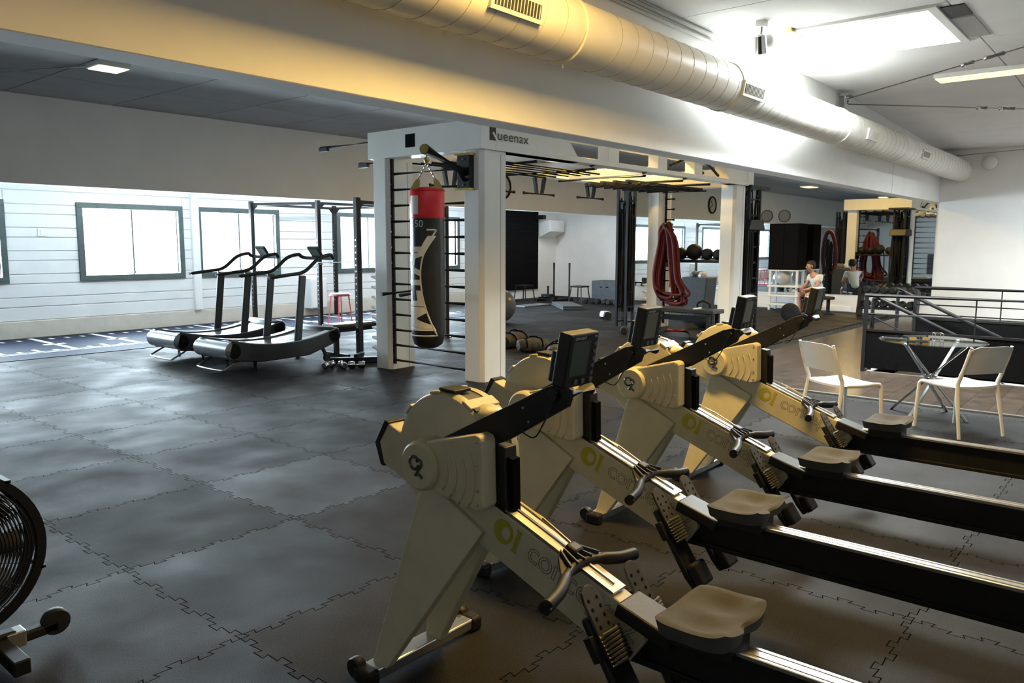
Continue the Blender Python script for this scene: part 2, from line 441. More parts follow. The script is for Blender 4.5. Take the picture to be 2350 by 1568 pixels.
# far wall, mirror, rear and side walls
wf = struct(MB().box(XW, XW+.2, Y0R, YW+.25, -.3, ZM+.35).build('wall_far', 'white_wall', smooth=False))
struct(MB().box(X0R-.2, X0R, Y0R, YW+.25, -.3, ZM+.35).build('wall_rear', 'white_wall', smooth=False))
struct(MB().box(X0R-.2, XW+.2, Y0R-.2, Y0R, -.3, ZM+.35).build('wall_right', 'white_wall', smooth=False))
tag(MB().box(XW-.025, XW-.001, YB+.03, YS, .42, ZL-.02).build('wall_mirror', 'mirror', smooth=False), 'large wall mirror covering the far end wall behind the seated person', 'mirror')
struct(MB().box(XW-.03, XW, 6.0, 12.5, 0, .12).build('baseboard_far', 'white_wall', smooth=False))

# bulkhead, soffit
bh = struct(MB().box(X0R, XW, YB, YB+.26, ZB, ZM+.3).build('wall_bulkhead', 'white_wall', smooth=False, bevel=.006, seg=1))
MB().box(16.3, 16.306, YB-.002, YB+.01, ZB+.01, ZB+.62).build('panel_joint', 'joint', bh, smooth=False)
struct(MB().box(X0R, XW, YS, YS+.22, ZS, ZL+.2).build('wall_soffit', 'white_wall', smooth=False, bevel=.006, seg=1))
# ceilings: carrier sheet + separate panels
def zmain(x): return ZM if x < 13 else ZM-(x-13)/7.3*.26
def ceiling_panels(par, xs, ys, zf, m, hole=None, gap=.008):
    for i in range(len(xs)-1):
        for j in range(len(ys)-1):
            rs = [(xs[i], xs[i+1], ys[j], ys[j+1])]
            if hole:
                a, c, d, e = rs[0]; h0, h1, h2, h3 = hole
                if a < h1 and c > h0 and d < h3 and e > h2:
                    rs = [(a, min(c, h0), d, e), (max(a, h1), c, d, e), (max(a, h0), min(c, h1), d, min(e, h2)), (max(a, h0), min(c, h1), max(d, h3), e)]
            for a, c, d, e in rs:
                if c-a < .03 or e-d < .03: continue
                za, zc = zf(a), zf(c)
                vs = [(a+gap, d+gap, za), (c-gap, d+gap, zc), (c-gap, e-gap, zc), (a+gap, e-gap, za)]
                vs += [(p[0], p[1], p[2]+.02) for p in vs]
                mb = MB(); mb.add(vs, [(3, 2, 1, 0), (4, 5, 6, 7), (0, 1, 5, 4), (1, 2, 6, 5), (2, 3, 7, 6), (3, 0, 4, 7)])
                mb.build('ceiling_panel', m, par, smooth=False)
b = MB(); HS = (SKX0, SKX1, SKY0, SKY1)
gx = sorted([X0R, SKX0, SKX1, 13, SK2[0], SK2[1], XW]); gy = sorted([Y0R, SK2[2], SK2[3], SKY0, SKY1, YB])
for p, q in zip(gx, gx[1:]):
    for d, e in zip(gy, gy[1:]):
        if (p, q, d, e) in (HS, SK2): continue
        vs = [(p, d, zmain(p)+.021), (q, d, zmain(q)+.021), (q, e, zmain(q)+.021), (p, e, zmain(p)+.021)]
        vs += [(v[0], v[1], v[2]+.1) for v in vs]
        b.add(vs, [(3, 2, 1, 0), (4, 5, 6, 7), (0, 1, 5, 4), (1, 2, 6, 5), (2, 3, 7, 6), (3, 0, 4, 7)])
cm = struct(b.build('ceiling_main', 'joint', smooth=False))
xs_ = [-4, -1.5, 1, 3.4, 5.6, 7.8, 8.95, 10.75, 13, 15.4, 17.8, 20.3]; ys_ = [-6.5, -4.7, -2.4, -.2, 1.9, YB]
ceiling_panels(cm, [x for x in xs_ if x <= 13], ys_, zmain, 'ceiling_panel', HS)
ceiling_panels(cm, [x for x in xs_ if x >= 13], [-6.5, -4.7, -2.4, .8, 1.9, YB], zmain, 'ceiling_panel', SK2)
# skylight frames and glazing
for n, (a, c, d, e) in enumerate((HS, SK2)):  # the second opening is the added skylight out of view
    z0, z1 = zmain(c)-.005, ZM+.16; m = MB()
    for r in ((a-.05, a+.015, d-.05, e+.05), (c-.015, c+.05, d-.05, e+.05), (a+.015, c-.015, d-.05, d+.015), (a+.015, c-.015, e-.015, e+.05)): m.box(*r, z0, z1)
    sk = struct(m.build('window_%d' % (6+n), 'white_wall', smooth=False))
    fr = MB()
    for r in ((a-.07, a+.02, d-.07, e+.05), (c-.02, c+.07, d-.07, e+.05), (a+.02, c-.02, d-.07, d+.02), (a+.02, c-.02, e-.02, e+.05)): fr.box(*r, z0-.017, z0+.005)
    fr.build('skylight_frame', 'white_wall', sk, smooth=False, bevel=.004)
    MB().box(a, c, d, e, ZM+.13, ZM+.136).build('pane', 'glass', sk, smooth=False)
    if n == 0: sk1 = sk
sk = sk1
MB().box(SKX0+.05, SKX0+.5, SKY0-.3, SKY0-.08, ZM-.012, ZM+.0).build('access_slot', 'grille_dark', sk, smooth=False)
MB().box(SKX0+.55, SKX1-.1, SKY0-.3, SKY0-.08, ZM-.012, ZM+.0).build('access_cover', 'grey_steel', sk, smooth=False)
cl = struct(MB().box(X0R, XW, YB+.26, YS, ZL+.021, ZL+.1).build('ceiling_low', 'joint', smooth=False))
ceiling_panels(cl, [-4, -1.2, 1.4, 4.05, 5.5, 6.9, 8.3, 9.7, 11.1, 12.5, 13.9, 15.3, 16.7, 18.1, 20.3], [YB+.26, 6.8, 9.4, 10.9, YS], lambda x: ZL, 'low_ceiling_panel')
struct(MB().box(X0R, XW, YS+.22, YW, 2.98, 3.08).build('ceiling_bay', 'white_wall', smooth=False))

# stairwell below the floor
b = MB(); b.box(HX0-.06, HX0, HY0, HY1, -2.6, .0); b.box(HX1, HX1+.06, HY0, HY1, -2.6, .0); b.box(HX0, HX1, HY0-.06, HY0, -2.6, 0); b.box(HX0, HX1, HY1, HY1+.06, -2.6, 0); b.box(HX0, HX1, HY0, HY1, -2.7, -2.6)
struct(b.build('wall_stairwell', 'white_wall', smooth=False))
st = thing('staircase', 'stair flight sinking into the floor between the black railings', 'stairs', (HX0, HY1, 0))
for k in range(13): MB().box(.02, HX1-HX0-.02, -.33*(k+1)-.02, -.33*k-.02, -.16*(k+1)-.04, -.16*(k+1)).build('step', 'wood', st, smooth=False, bevel=.006)

# ================================================================== ROWING MACHINES
def rp(x, s, z): return (x, -s, z)
def rower(loc, label):
    t = thing('rowing_machine', label, 'rowing machine', loc, 0, 'row of four rowing machines')
    sz = lambda u, v, w: (w, -u, v)
    # inclined main frame
    fr = MB().prism([(-.19, .86), (-.135, .945), (1.02, .505), (1.05, .43), (.98, .325), (-.16, .775)], sz, -.04, .04).build('main_frame', 'cream_metal', t, smooth=False, bevel=.006)
    MB().prism([(.44, .741), (.93, .553), (.93, .547), (.44, .733)], sz, -.037, .037).build('top_plate', 'aluminium', fr, smooth=False)
    d = Vector((0, -.49, -.188)).normalized(); a = Vector(rp(.005, .44, .7445))
    MB().bar(a, a+d*.5, .008, .004).build('groove', 'grey_steel', fr, smooth=False)
    MB().prism([(-.205, .855), (-.145, .955), (-.12, .948), (-.178, .86), (-.152, .765), (-.172, .768)], sz, -.045, .045).build('end_cap', 'black_plastic', fr, smooth=False, bevel=.003)
    # printed name along the frame
    ang = math.atan2(-.44, 1.155); ca, sa = math.cos(ang), math.sin(ang)
    def onframe(s0, z0): return lambda u, v, w: (-.0412-w*.2, -(s0+u*ca-v*sa), z0+u*sa+v*ca)
    text_mesh('concept', .118, onframe(.575, .575), 'print_dark', 'lettering', fr, outline=.0009, spacing=.95)
    text_mesh('2', .118, onframe(.955, .430), 'print_dark', 'lettering', fr, outline=.0009)
    lg = MB(); f0 = onframe(.475, .645)
    n = 24
    for (r0, r1, cu, cv) in ((.024, .046, .0, .0),):
        for k in range(n):
            a0, a1 = 2*PI*k/n, 2*PI*(k+1)/n
            lg.add([f0(cu+r0*math.cos(a0)*.8+.012, cv+r0*math.sin(a0), 0), f0(cu+r1*math.cos(a0), cv+r1*math.sin(a0), 0), f0(cu+r1*math.cos(a1), cv+r1*math.sin(a1), 0), f0(cu+r0*math.cos(a1)*.8+.012, cv+r0*math.sin(a1), 0)], [(0, 1, 2, 3)])
    for q in (((.050, -.045), (.078, -.045), (.078, -.037), (.050, -.037)), ((.050, .037), (.078, .037), (.078, .045), (.050, .045)), ((.055, -.04), (.073, -.04), (.073, .04), (.055, .04))):
        lg.add([f0(u, v, 0) for u, v in q], [(0, 1, 2, 3)])
    lg.build('logo', 'logo_olive', fr, smooth=False)
    # legs and foot bar
    for (xt, xb, nm) in ((-.035, -.20, 'leg'), (.035, .085, 'leg')):
        T0, T1, B0, B1 = (.09, .775), (.39, .625), (-.035, .05), (.045, .05)
        k = .022; vs = []
        for dx in (-k, k):
            vs += [(xt+dx, -T0[0], T0[1]), (xt+dx, -T1[0], T1[1]), (xb+dx, -B1[0], B1[1]), (xb+dx, -B0[0], B0[1])]
        MB().add(vs, [(0, 1, 2, 3), (7, 6, 5, 4), (0, 4, 5, 1), (1, 5, 6, 2), (2, 6, 7, 3), (3, 7, 4, 0)]).build(nm, 'cream_metal', t, smooth=False, bevel=.005)
    fb = MB().box(-.255, .275, -.035, .045, .012, .058).build('foot_bar', 'aluminium', t, smooth=False, bevel=.006)
    for sx, x in ((-1, -.275), (1, .295)):
        MB().box(x-.03, x+.03, -.045, .05, 0, .062).build('foot_cap', 'black_plastic', fb, smooth=False, bevel=.014, seg=3)
        MB().lathe([(.012, -.02), (.036, -.02), (.04, -.012), (.04, .012), (.036, .02), (.012, .02)], (x, .06, .045), (1, 0, 0), 20).build('transport_wheel', 'black_plastic', fb)
    # flywheel drum (on the far side) with rim, damper and vent band
    cs, cz = .165, .855
    R = .245
    dr = MB().lathe([(.02, -.035), (R-.03, -.035), (R-.008, -.028), (R, -.012), (R, .012)], rp(0, cs, cz), (1, 0, 0), 56).build('flywheel_cover', 'cream', t)
    MB().lathe([(R-.004, .012), (R-.004, .095)], rp(0, cs, cz), (1, 0, 0), 56).build('vent_band', 'strap_grey', dr)
    MB().lathe([(R, .095), (R, .125), (R-.01, .138), (R-.03, .142), (.02, .142)], rp(0, cs, cz), (1, 0, 0), 56).build('flywheel_back', 'cream', dr)
    def ring(a): return (cs+math.cos(a)*R, cz+math.sin(a)*R)
    for a in (rad(60), rad(100), rad(140)):
        q = ring(a); Rm = Matrix.Rotation(-(a-PI/2), 3, 'X')
        MB().obox(rp(.05, q[0], q[1]), (.16, .05, .012), Rm).build('rim_bridge', 'cream', dr, smooth=False, bevel=.004)
    q = ring(rad(88)); MB().obox(rp(.03, q[0], q[1]+.008), (.09, .085, .012), Matrix.Rotation(rad(3), 3, 'X')).build('rim_clasp', 'black_plastic', dr, smooth=False, bevel=.004)
    q = ring(rad(48)); MB().sphere(rp(.045, q[0]-.012, q[1]-.008), .06, 18, 12, (1.2, 1.0, .62)).build('damper', 'cream', dr)
    MB().obox(rp(-.01, q[0]-.005, q[1]+.018), (.03, .014, .008), Matrix.Rotation(rad(42), 3, 'X')).build('damper_lever', 'black_plastic', dr, smooth=False)
    q = ring(rad(-38)); MB().obox(rp(.09, q[0]+.0, q[1]), (.10, .05, .035)).build('base_lug', 'cream', dr, smooth=False, bevel=.006)
    # near-side chain housing with ribs, screws and emblem
    hs = MB().prism([(.14, .925), (.405, .995), (.428, .99), (.438, .975), (.445, .745), (.435, .728), (.405, .722), (.15, .757)], sz, -.115, -.038).build('chain_housing', 'cream', t, smooth=False, bevel=.008)
    hb = MB().lathe([(.082, -.02), (.092, -.01), (.094, .0), (.094, .085)], rp(-.118, .14, .838), (1, 0, 0), 40).build('hub', 'cream', hs)
    MB().lathe([(.001, 0), (.086, 0), (.082, -.003)], rp(-.1375, .14, .838), (1, 0, 0), 40)
    for r in (.135, .178, .221, .264):
        pts = []
        for k in range(11):
            a = rad(-33+56*k/10)
            pts.append(rp(-.1155, .14+r*math.cos(a), .845+r*math.sin(a)*.86-.012))
        pts = [p for p in pts if .728+.0 < p[2] < .925+(-p[1]-.14)*.25-.012 and -p[1] < .43]
        if len(pts) > 2: MB().tube(pts, .0052, 6).build('rib', 'cream', hs)
    for s_, z_ in ((.185, .92), (.415, .972), (.417, .89), (.42, .80), (.42, .748)):
        MB().lathe([(.001, -.004), (.004, -.003), (.0055, 0), (.0055, .006)], rp(-.1165, s_, z_), (1, 0, 0), 10).build('screw', 'screw', hs)
    em = MB()
    em.tube([rp(-.140, .128+.024*math.cos(a), .852+.024*math.sin(a)) for a in [rad(20+320*k/14) for k in range(15)]], .006, 6)
    pts = [(.142, .86), (.158, .866), (.166, .85), (.150, .828), (.132, .806), (.15, .812), (.17, .80)]
    em.tube(catmull([rp(-.140, *p) for p in pts], 3), .006, 6)
    em.build('emblem', 'emblem', hb)
    # black chain guide, monitor arm
    MB().prism([(.36, .952), (.475, .945), (.485, .70), (.44, .69), (.37, .72)], sz, -.037, .03).build('chain_guide', 'black_plastic', t, smooth=False, bevel=.005)
    MB().prism([(.40, .93), (.50, .905), (.505, .715), (.46, .705)], sz, -.022, .018).build('chain_slot', 'black_matte', t, smooth=False)
    ar = MB().prism([(.12, .905), (.66, 1.185), (.72, 1.20), (.75, 1.165), (.735, 1.125), (.47, .965), (.40, .94), (.30, .93)], sz, -.04, -.006).build('monitor_arm', 'black_metal', t, smooth=False, bevel=.004)
    for s_, z_ in ((.56, 1.10), (.585, 1.055), (.30, .965)):
        MB().lathe([(.001, -.002), (.004, -.002), (.005, .001)], rp(-.0405, s_, z_), (1, 0, 0), 8).build('screw', 'screw', ar)
    MB().cyl(rp(-.058, .695, 1.165), rp(-.038, .695, 1.165), .019, 16).build('arm_knob', 'black_plastic', ar)
    MB().cyl(rp(-.06, .755, 1.175), rp(.07, .755, 1.175), .022, 16).build('tilt_joint', 'black_plastic', ar)
    cb = catmull([rp(-.045, .70, 1.15), rp(-.06, .66, 1.06), rp(-.055, .62, 1.01), rp(-.05, .56, 1.02)], 5)
    MB().tube(cb, .0025, 5).build('cable', 'black_plastic', ar)
    # performance monitor, tilted towards the rower
    Rm = Matrix.Rotation(rad(10), 3, 'X')
    pc = Vector(rp(-.055, .785, 1.293))
    P = lambda x, y, z: pc+Rm @ Vector((x, y, z))
    pm = MB().obox(pc, (.155, .05, .175), Rm).build('monitor', 'black_plastic', t, smooth=False, bevel=.008, seg=3)
    MB().obox(P(-.02, .035, -.03), (.09, .03, .10), Rm).build('monitor_back', 'black_plastic', pm, smooth=False, bevel=.006)
    MB().obox(P(-.014, -.0255, .008), (.092, .002, .112), Rm).build('screen', 'lcd', pm, smooth=False)
    for k in range(5): MB().cyl(P(.060, -.024, .050-k*.024), P(.060, -.029, .050-k*.024), .0075, 10).build('button', 'button', pm)
    for x in (-.022, .015, .060): MB().cyl(P(x, -.024, -.068), P(x, -.03, -.068), .010, 12).build('button', 'button', pm)
    text_mesh('concept2', .016, lambda u, v, w: P(-.055+u, -.0262, .069+v), 'print_white', 'lettering', pm)
    text_mesh('PM5', .009, lambda u, v, w: P(.050+u, -.0262, .071+v), 'print_white', 'lettering', pm)
    # chain and handle
    MB().tube([rp(.02, .45, .762), rp(.022, .60, .705), rp(.012, .74, .645)], .0055, 6).build('chain', 'chain', t)
    MB().obox(rp(.0, .745, .628), (.05, .05, .055), Matrix.Rotation(rad(22), 3, 'X')).build('handle_hook', 'black_plastic', t, smooth=False, bevel=.01)
    hp = catmull([rp(-.28, .945, .575), rp(-.18, .925, .585), rp(-.08, .885, .60), rp(.0, .872, .605), rp(.08, .885, .60), rp(.16, .925, .59), rp(.235, .94, .585)], 6)
    hp = [(p.x-.03, p.y+.08, p.z+.005) for p in hp]
    hd = MB().tube(hp, [.021 if (i < 11 or i > 25) else .016 for i in range(len(hp))], 14).build('handle', 'black_plastic', t)
    MB().prism([(-.115, .862), (.135, .862), (.05, .785), (-.03, .785)], lambda u, v, w: (u-.035, -v+.055, .622-(v-.8)*.35+w), -.012, .012).build('handle_yoke', 'black_plastic', hd, smooth=False, bevel=.004)
    for k in range(5):
        x = -.07+k*.04
        MB().bar((x-.025, -.805, .622), (x*.45-.025, -.735, .646), .005, .014).build('handle_rib', 'grey_steel' if False else 'strap_grey', hd, smooth=False)
    # rear monorail, slightly below the seat
    rail = MB()
    rail.box(-.017, .017, -2.46, -.93, .36, .485); rail.box(-.032, .032, -2.46, -.93, .345, .365)
    rail = rail.build('monorail', 'black_metal', t, smooth=False, bevel=.003)
    MB().box(-.033, .033, -2.46, -.95, .484, .499).build('rail_top', 'rail_steel', rail, smooth=False, bevel=.003)
    for x in (-.017, .017): MB().box(x-.002, x+.002, -2.46, -.95, .499, .501).build('rail_track', 'aluminium', rail, smooth=False)
    rl = MB(); rl.bar(rp(0, 2.30, .36), rp(0, 2.42, .04), .06, .05); rl.box(-.23, .23, -2.46, -2.39, .01, .055)
    rl.build('rear_leg', 'black_metal', t, smooth=False, bevel=.005)
    # foot stretchers
    u = Vector((0, -.55, -.835)).normalized(); nn = Vector((0, -.835, .55)).normalized()
    for x, nm in ((-.125, 'foot_plate'), (.125, 'foot_plate')):
        c0 = Vector(rp(x, .905, .555))
        at = lambda a_, b_, n_, c0=c0: c0+Vector((a_, 0, 0))+u*b_+nn*n_
        plate = MB().prism([(-.05, .04), (.05, .04), (.058, .34), (.04, .40), (-.04, .40), (-.058, .34)], lambda p, q, w: at(p, q, w), -.035, -.008).build(nm, 'black_plastic', t, smooth=False, bevel=.008)
        MB().prism([(-.05, .30), (.05, .30), (.05, .40), (-.05, .40)], lambda p, q, w: at(p, q, w), -.01, .035).build('heel_cup', 'black_plastic', plate, smooth=False, bevel=.012)
        fl = MB().prism([(-.042, .0), (-.034, -.03), (-.012, -.045), (.012, -.045), (.034, -.03), (.042, .0), (.046, .17), (-.046, .17)], lambda p, q, w: at(p, q, w), -.004, .006).build('flex_foot', 'strap_grey', plate, smooth=False, bevel=.002)
        for k in range(4):
            for p in (-.022, .022): MB().lathe([(.001, .001), (.006, .001), (.006, -.002)], at(p, .0+k*.028, .006), tuple(nn), 8).build('strap_hole', 'black_matte', fl)
        for k in range(8):
            q = .105+k*.0125
            MB().tube([at(p, q, .010+.020*math.cos(p/.055*PI/2)) for p in (-.053, -.04, -.02, 0, .02, .04, .053)], .0062, 6).build('strap_ridge', 'strap_grey', plate)
        MB().bar(at(-.065, .09, -.02), at(-.065, .17, -.02), .022, .03).build('strap_buckle', 'black_plastic', plate, smooth=False, bevel=.004)
    MB().obox(rp(0, 1.05, .488), (.13, .20, .05), Matrix.Rotation(rad(16), 3, 'X')).build('foot_bridge', 'black_plastic', t, smooth=False, bevel=.008)
    # seat: dished top with tail notch
    nx, ny = 22, 18; vs = []; fs = []
    sw, sd = .165, .125
    for j in range(ny+1):
        for i in range(nx+1):
            a = -1+2*i/nx; c = -1+2*j/ny
            k = (abs(a)**4.5+abs(c)**4.5)**(1/4.5) if (a or c) else 0; m_ = max(abs(a), abs(c)); g = m_/k if k > 1e-6 else 1
            x = a*g*sw; y = c*g*sd
            if c > .5: y -= .022*math.exp(-(x/.035)**2)*(c-.5)*2
            z = .018*abs(a)**2.2-.016*math.exp(-((abs(x)-.075)/.05)**2-((y-.01)/.06)**2)+.014*max(0, c)**2*(1-math.exp(-(x/.05)**2))
            if m_ > .985: z -= .007
            vs.append((x, -(1.245+y), .568+z))
    for j in range(ny):
        for i in range(nx): q = j*(nx+1)+i; fs.append((q, q+1, q+nx+2, q+nx+1))
    rim = [j for j in range(nx+1)]+[(j+1)*(nx+1)-1 for j in range(1, ny+1)]+[ny*(nx+1)+i for i in range(nx-1, -1, -1)]+[j*(nx+1) for j in range(ny-1, 0, -1)]
    k0 = len(vs); vs += [(vs[q][0]*.93, (vs[q][1]+1.245)*.93-1.245, .535) for q in rim]
    n = len(rim)
    for i in range(n): fs.append((rim[i], rim[(i+1) % n], k0+(i+1) % n, k0+i))
    fs.append(tuple(range(k0+n-1, k0-1, -1)))
    seat = MB(); seat.add(vs, fs); seat = seat.build('seat', 'seat_grey', t)
    MB().box(-.07, .07, -1.34, -1.15, .47, .538).build('seat_carriage', 'black_plastic', seat, smooth=False, bevel=.008)
    return t
R1 = rower((2.06, 2.2, 0), 'nearest rowing machine in the row, cut off by the bottom of the picture')
rower_spots = [((3.07, 2.53, 0), 'second rowing machine from the front of the row'), ((4.05, 2.51, 0), 'third rowing machine from the front, pale monitor at the height of the black bench'), ((5.14, 2.51, 0), 'farthest rowing machine of the row, beside the white chair')]
for p, lb in rower_spots:
    r = copy_tree(R1); r.location = p; r['label'] = lb
    for ch in r.children:
        if ch.name.startswith('monitor') and not ch.name.startswith('monitor_arm'):
            for g in ch.children:
                if g.name.startswith('screen'):
                    g.data = g.data.copy(); g.data.materials.clear(); g.data.materials.append(MATS['lcd_light'])

# ================================================================== DUCT, LAMPS, CABLES
dt = thing('air_duct', 'long white spiral air duct running along the bulkhead under the ceiling', 'air duct', (0, 3.8, 3.31))
R = .245
for (a, c) in ((-4.0, 5.15), (5.17, 8.0), (8.02, 11.6), (11.62, 14.6), (14.62, XW)):
    MB().lathe([(R, a), (R, c)], (0, 0, 0), (1, 0, 0), 40).build('duct_section', 'duct', dt)
sm = MB()
for k in range(96):                      # helical seam lines of the spiral duct
    x = -3.8+k*.25
    if x > XW-.2: break
    if min(abs(x-j) for j in (5.16, 8.01, 11.61, 14.61)) < .1: continue
    pts = [(x+.25*i/24*1.0, (R+.001)*math.sin(2*PI*i/24), (R+.001)*math.cos(2*PI*i/24)) for i in range(24)]
    MB().tube(pts, .0028, 4).build('spiral_seam', 'duct_seam', dt)
for x in (5.16, 8.01, 11.61, 14.61):
    MB().lathe([(R, x-.03), (R+.012, x-.02), (R+.012, x+.02), (R, x+.03)], (0, 0, 0), (1, 0, 0), 40).build('duct_collar', 'duct', dt)
MB().lathe([(.001, -.03), (.008, -.03), (.008, 0)], (5.16, 0, -R-.01), (0, 0, 1), 8).build('drain_plug', 'lamp_white', dt)
for x, w in ((4.3, .55), (8.25, .55), (12.6, .5), (15.9, .5), (1.0, .55)):
    a0 = rad(-100); cz = Vector((0, math.sin(a0), math.cos(a0))); n = cz; u = Vector((0, math.cos(a0), -math.sin(a0)))
    Rm = Matrix(((1, 0, 0), (0, u.y, n.y), (0, u.z, n.z)))
    g = MB().obox(Vector((x, 0, 0))+n*(R+.004), (w, .16, .03), Rm).build('grille_frame', 'duct', dt, smooth=False, bevel=.004)
    MB().obox(Vector((x, 0, 0))+n*(R+.016), (w-.06, .095, .01), Rm).build('grille_opening', 'grille_dark', g, smooth=False)
    for k in range(14):
        MB().obox(Vector((x-(w-.06)/2+(k+.5)*(w-.06)/14, 0, 0))+n*(R+.022), (.006, .095, .006), Rm).build('grille_slat', 'duct', g, smooth=False)
for x in (1.2, 5.0, 8.9, 12.9, 16.8):
    MB().tube([(x, R*.9, .1), (x, .37, .3)], .006, 6).build('duct_hanger', 'grey_steel', dt)

def batten(name, label, x0, x1, y0, y1, z, glow, group):
    t = thing(name, label, 'lamp', ((x0+x1)/2, (y0+y1)/2, z), 0, group)
    a, c = (x1-x0)/2, (y1-y0)/2
    MB().box(-a, a, -c, c, -.06, .0).build('housing', 'lamp_white', t, smooth=False, bevel=.006)
    MB().box(-a+.025, a-.025, -c+.02, c-.02, -.068, -.058).build('diffuser', glow, t, smooth=False)
    return t
MG = 'battens on the main ceiling'; LG = 'square lamps on the low ceiling'
batten('ceiling_lamp', 'warm batten lamp on the high ceiling below the skylight, at the right edge', 12.55, 12.95, .7, 2.78, ZM-.0, 'lamp_glow_far', MG)
batten('ceiling_lamp', 'warm batten lamp on the high ceiling above the row of rowing machines', 3.9, 4.3, .9, 2.9, ZM, 'lamp_glow', MG)
batten('ceiling_lamp', 'square warm lamp on the grey low ceiling at the upper left', 4.05, 4.42, 9.5, 9.86, ZL, 'lamp_glow_soft', LG)
batten('ceiling_lamp', 'warm lamp on the low ceiling behind the rig, seen in the mirror', 11.9, 12.7, 9.8, 10.2, ZL, 'lamp_glow_soft', LG)
batten('ceiling_lamp', 'warm lamp on the low ceiling above the middle of the rig', 10.6, 11.4, 6.9, 7.3, ZL, 'lamp_glow_rig', LG)
batten('ceiling_lamp', 'warm lamp on the low ceiling between the rig and the mirror', 16.2, 17.0, 6.9, 7.3, ZL, 'lamp_glow_rig', LG)
t = thing('strip_lamp', 'x', 'lamp', (6.55, 14.3, 2.50))
MB().box(-.8, .8, -.05, .05, 0.02, .07).build('tube', 'strip_glow', t, smooth=False)
for x in (-.6, .6): MB().tube([(x, 0, .06), (x, 0, .48)], .006, 6).build('hanger', 'grey_steel', t)
tag(t, 'thin glowing strip lamp just under the soffit above the green framed window', 'lamp')
batten('bay_fill_lamp', 'added neutral fill batten on the bay ceiling behind the soffit, between the windows', 9.8, 11.4, 13.7, 13.85, 2.98, 'bay_fill_glow', 'added fill battens behind the soffit')  # both bay battens are added to brighten the end wall and window wall
batten('bay_fill_lamp', 'added neutral fill batten on the bay ceiling behind the soffit, near the black wall panel', 17.4, 19.0, 13.7, 13.85, 2.98, 'bay_fill_glow', 'added fill battens behind the soffit')
tag(MB().tube([(4.1, 9.86, ZL-.025), (3.0, 12.2, ZL-.025)], .012, 6).build('cable_conduit', 'lamp_white'), 'thin pale conduit running from the square ceiling lamp to the soffit', 'conduit')
for k, (z, y) in enumerate(((ZM-.05, YB-.03), (ZM-.12, YB-.03))):
    tag(MB().tube([(X0R+.05, y, z), (8.55, y, z)], .022, 8).build('conduit_pipe', 'lamp_white'), ('upper' if k == 0 else 'lower')+' white conduit pipe along the bulkhead above the duct', 'pipe', 'conduits above the duct')
# tie rods with end brackets and turnbuckles
def tie(label, p, q, t0, t1):
    p, q = Vector(p), Vector(q); t = thing('tie_rod', label, 'tie rod', p, 0, 'steel tie rods under the ceiling'); d = q-p
    MB().tube([(0, 0, 0), d], .011, 8).build('rod', 'grey_steel', t)
    for a, c in ((t0, t0+.03), (t1, t1+.05)):
        tb = MB().tube([d*a, d*c], .026, 6).build('turnbuckle', 'grey_steel', t)
        MB().sphere(d*a, .036, 10, 6).build('knuckle', 'chrome', tb)
    return t
A1 = Vector((13.0, YB-.1, 3.9))
q1 = onZ(2350, 108, 3.97); q2 = onZ(2350, 250, 3.8)
tie('upper steel tie rod with turnbuckles rising to the right across the ceiling', A1, A1+(q1-A1)*1.6, .45, .52)
A1b = A1+Vector((.05, -.02, -.07))
tie('lower steel tie rod with turnbuckles running level to the right', A1b, A1b+(q2-A1b)*1.6, .46, .54)
A2 = Vector((20.1, YB-.1, 3.62)); q3 = onX(2350, 343, 19.9)
tie('far steel tie rod reaching the bulkhead near the end wall', A2, A2+(q3-A2)*1.5, .8, .9)
for p, lb in ((A1, 'grey steel anchor bracket where two tie rods meet the bulkhead'), (A2, 'dark steel anchor bracket beside the end of the duct')):
    t = thing('anchor_bracket', lb, 'bracket', p, 0, 'tie rod brackets')
    MB().box(-.14, .14, .06, .1, -.1, .08).build('plate', 'grey_steel', t, smooth=False, bevel=.004)
    MB().box(-.12, .12, -.08, .06, .04, .06).build('flange', 'grey_steel', t, smooth=False, bevel=.004)
    for x in (-.07, .07): MB().cyl((x, -.01, -.06), (x, -.01, .06), .014, 8).build('bolt', 'chrome', t)
# spotlight near the skylight
p = onZ(1748, 62, ZM-.06)
t = thing('spotlight', 'silver spotlight on a bracket under the ceiling beside the skylight', 'spotlight', p)
MB().box(-.05, .05, -.05, .05, .0, .06).build('bracket', 'lamp_white', t, smooth=False, bevel=.004)
MB().tube([(0, 0, 0), (0, 0, -.1)], .012, 8).build('stem', 'grey_steel', t)
MB().lathe([(.03, 0), (.07, .02), (.085, .2), (.075, .2), (.06, .04)], (-.05, 0, -.08), (.35, .1, -.9), 20).build('shade', 'chrome', t)
MB().sphere((.12, -.02, -.13), .08, 16, 10).build('globe', 'lamp_white', t)
p = onZ(1815, 72, ZM-.03)
t = thing('window_opener', 'small dark metal opener arm at the corner of the skylight', 'opener', p)
MB().box(-.04, .12, -.02, .02, -.02, .03).build('body', 'brass', t, smooth=False, bevel=.003)
MB().tube([(0, 0, -.01), (.05, -.05, -.09), (.12, -.1, -.02)], .008, 6).build('arm', 'grey_steel', t)
p = onX(2274, 374, XW)
t = thing('wall_globe_lamp', 'round white globe lamp on the end wall right of the duct', 'lamp', (XW, p.y, p.z))
MB().lathe([(.06, 0), (.06, .03)], (0, 0, 0), (-1, 0, 0), 20).build('base', 'lamp_white', t)
MB().sphere((-.12, 0, 0), .15, 24, 16, (.7, 1, 1)).build('globe', 'lamp_white', t)

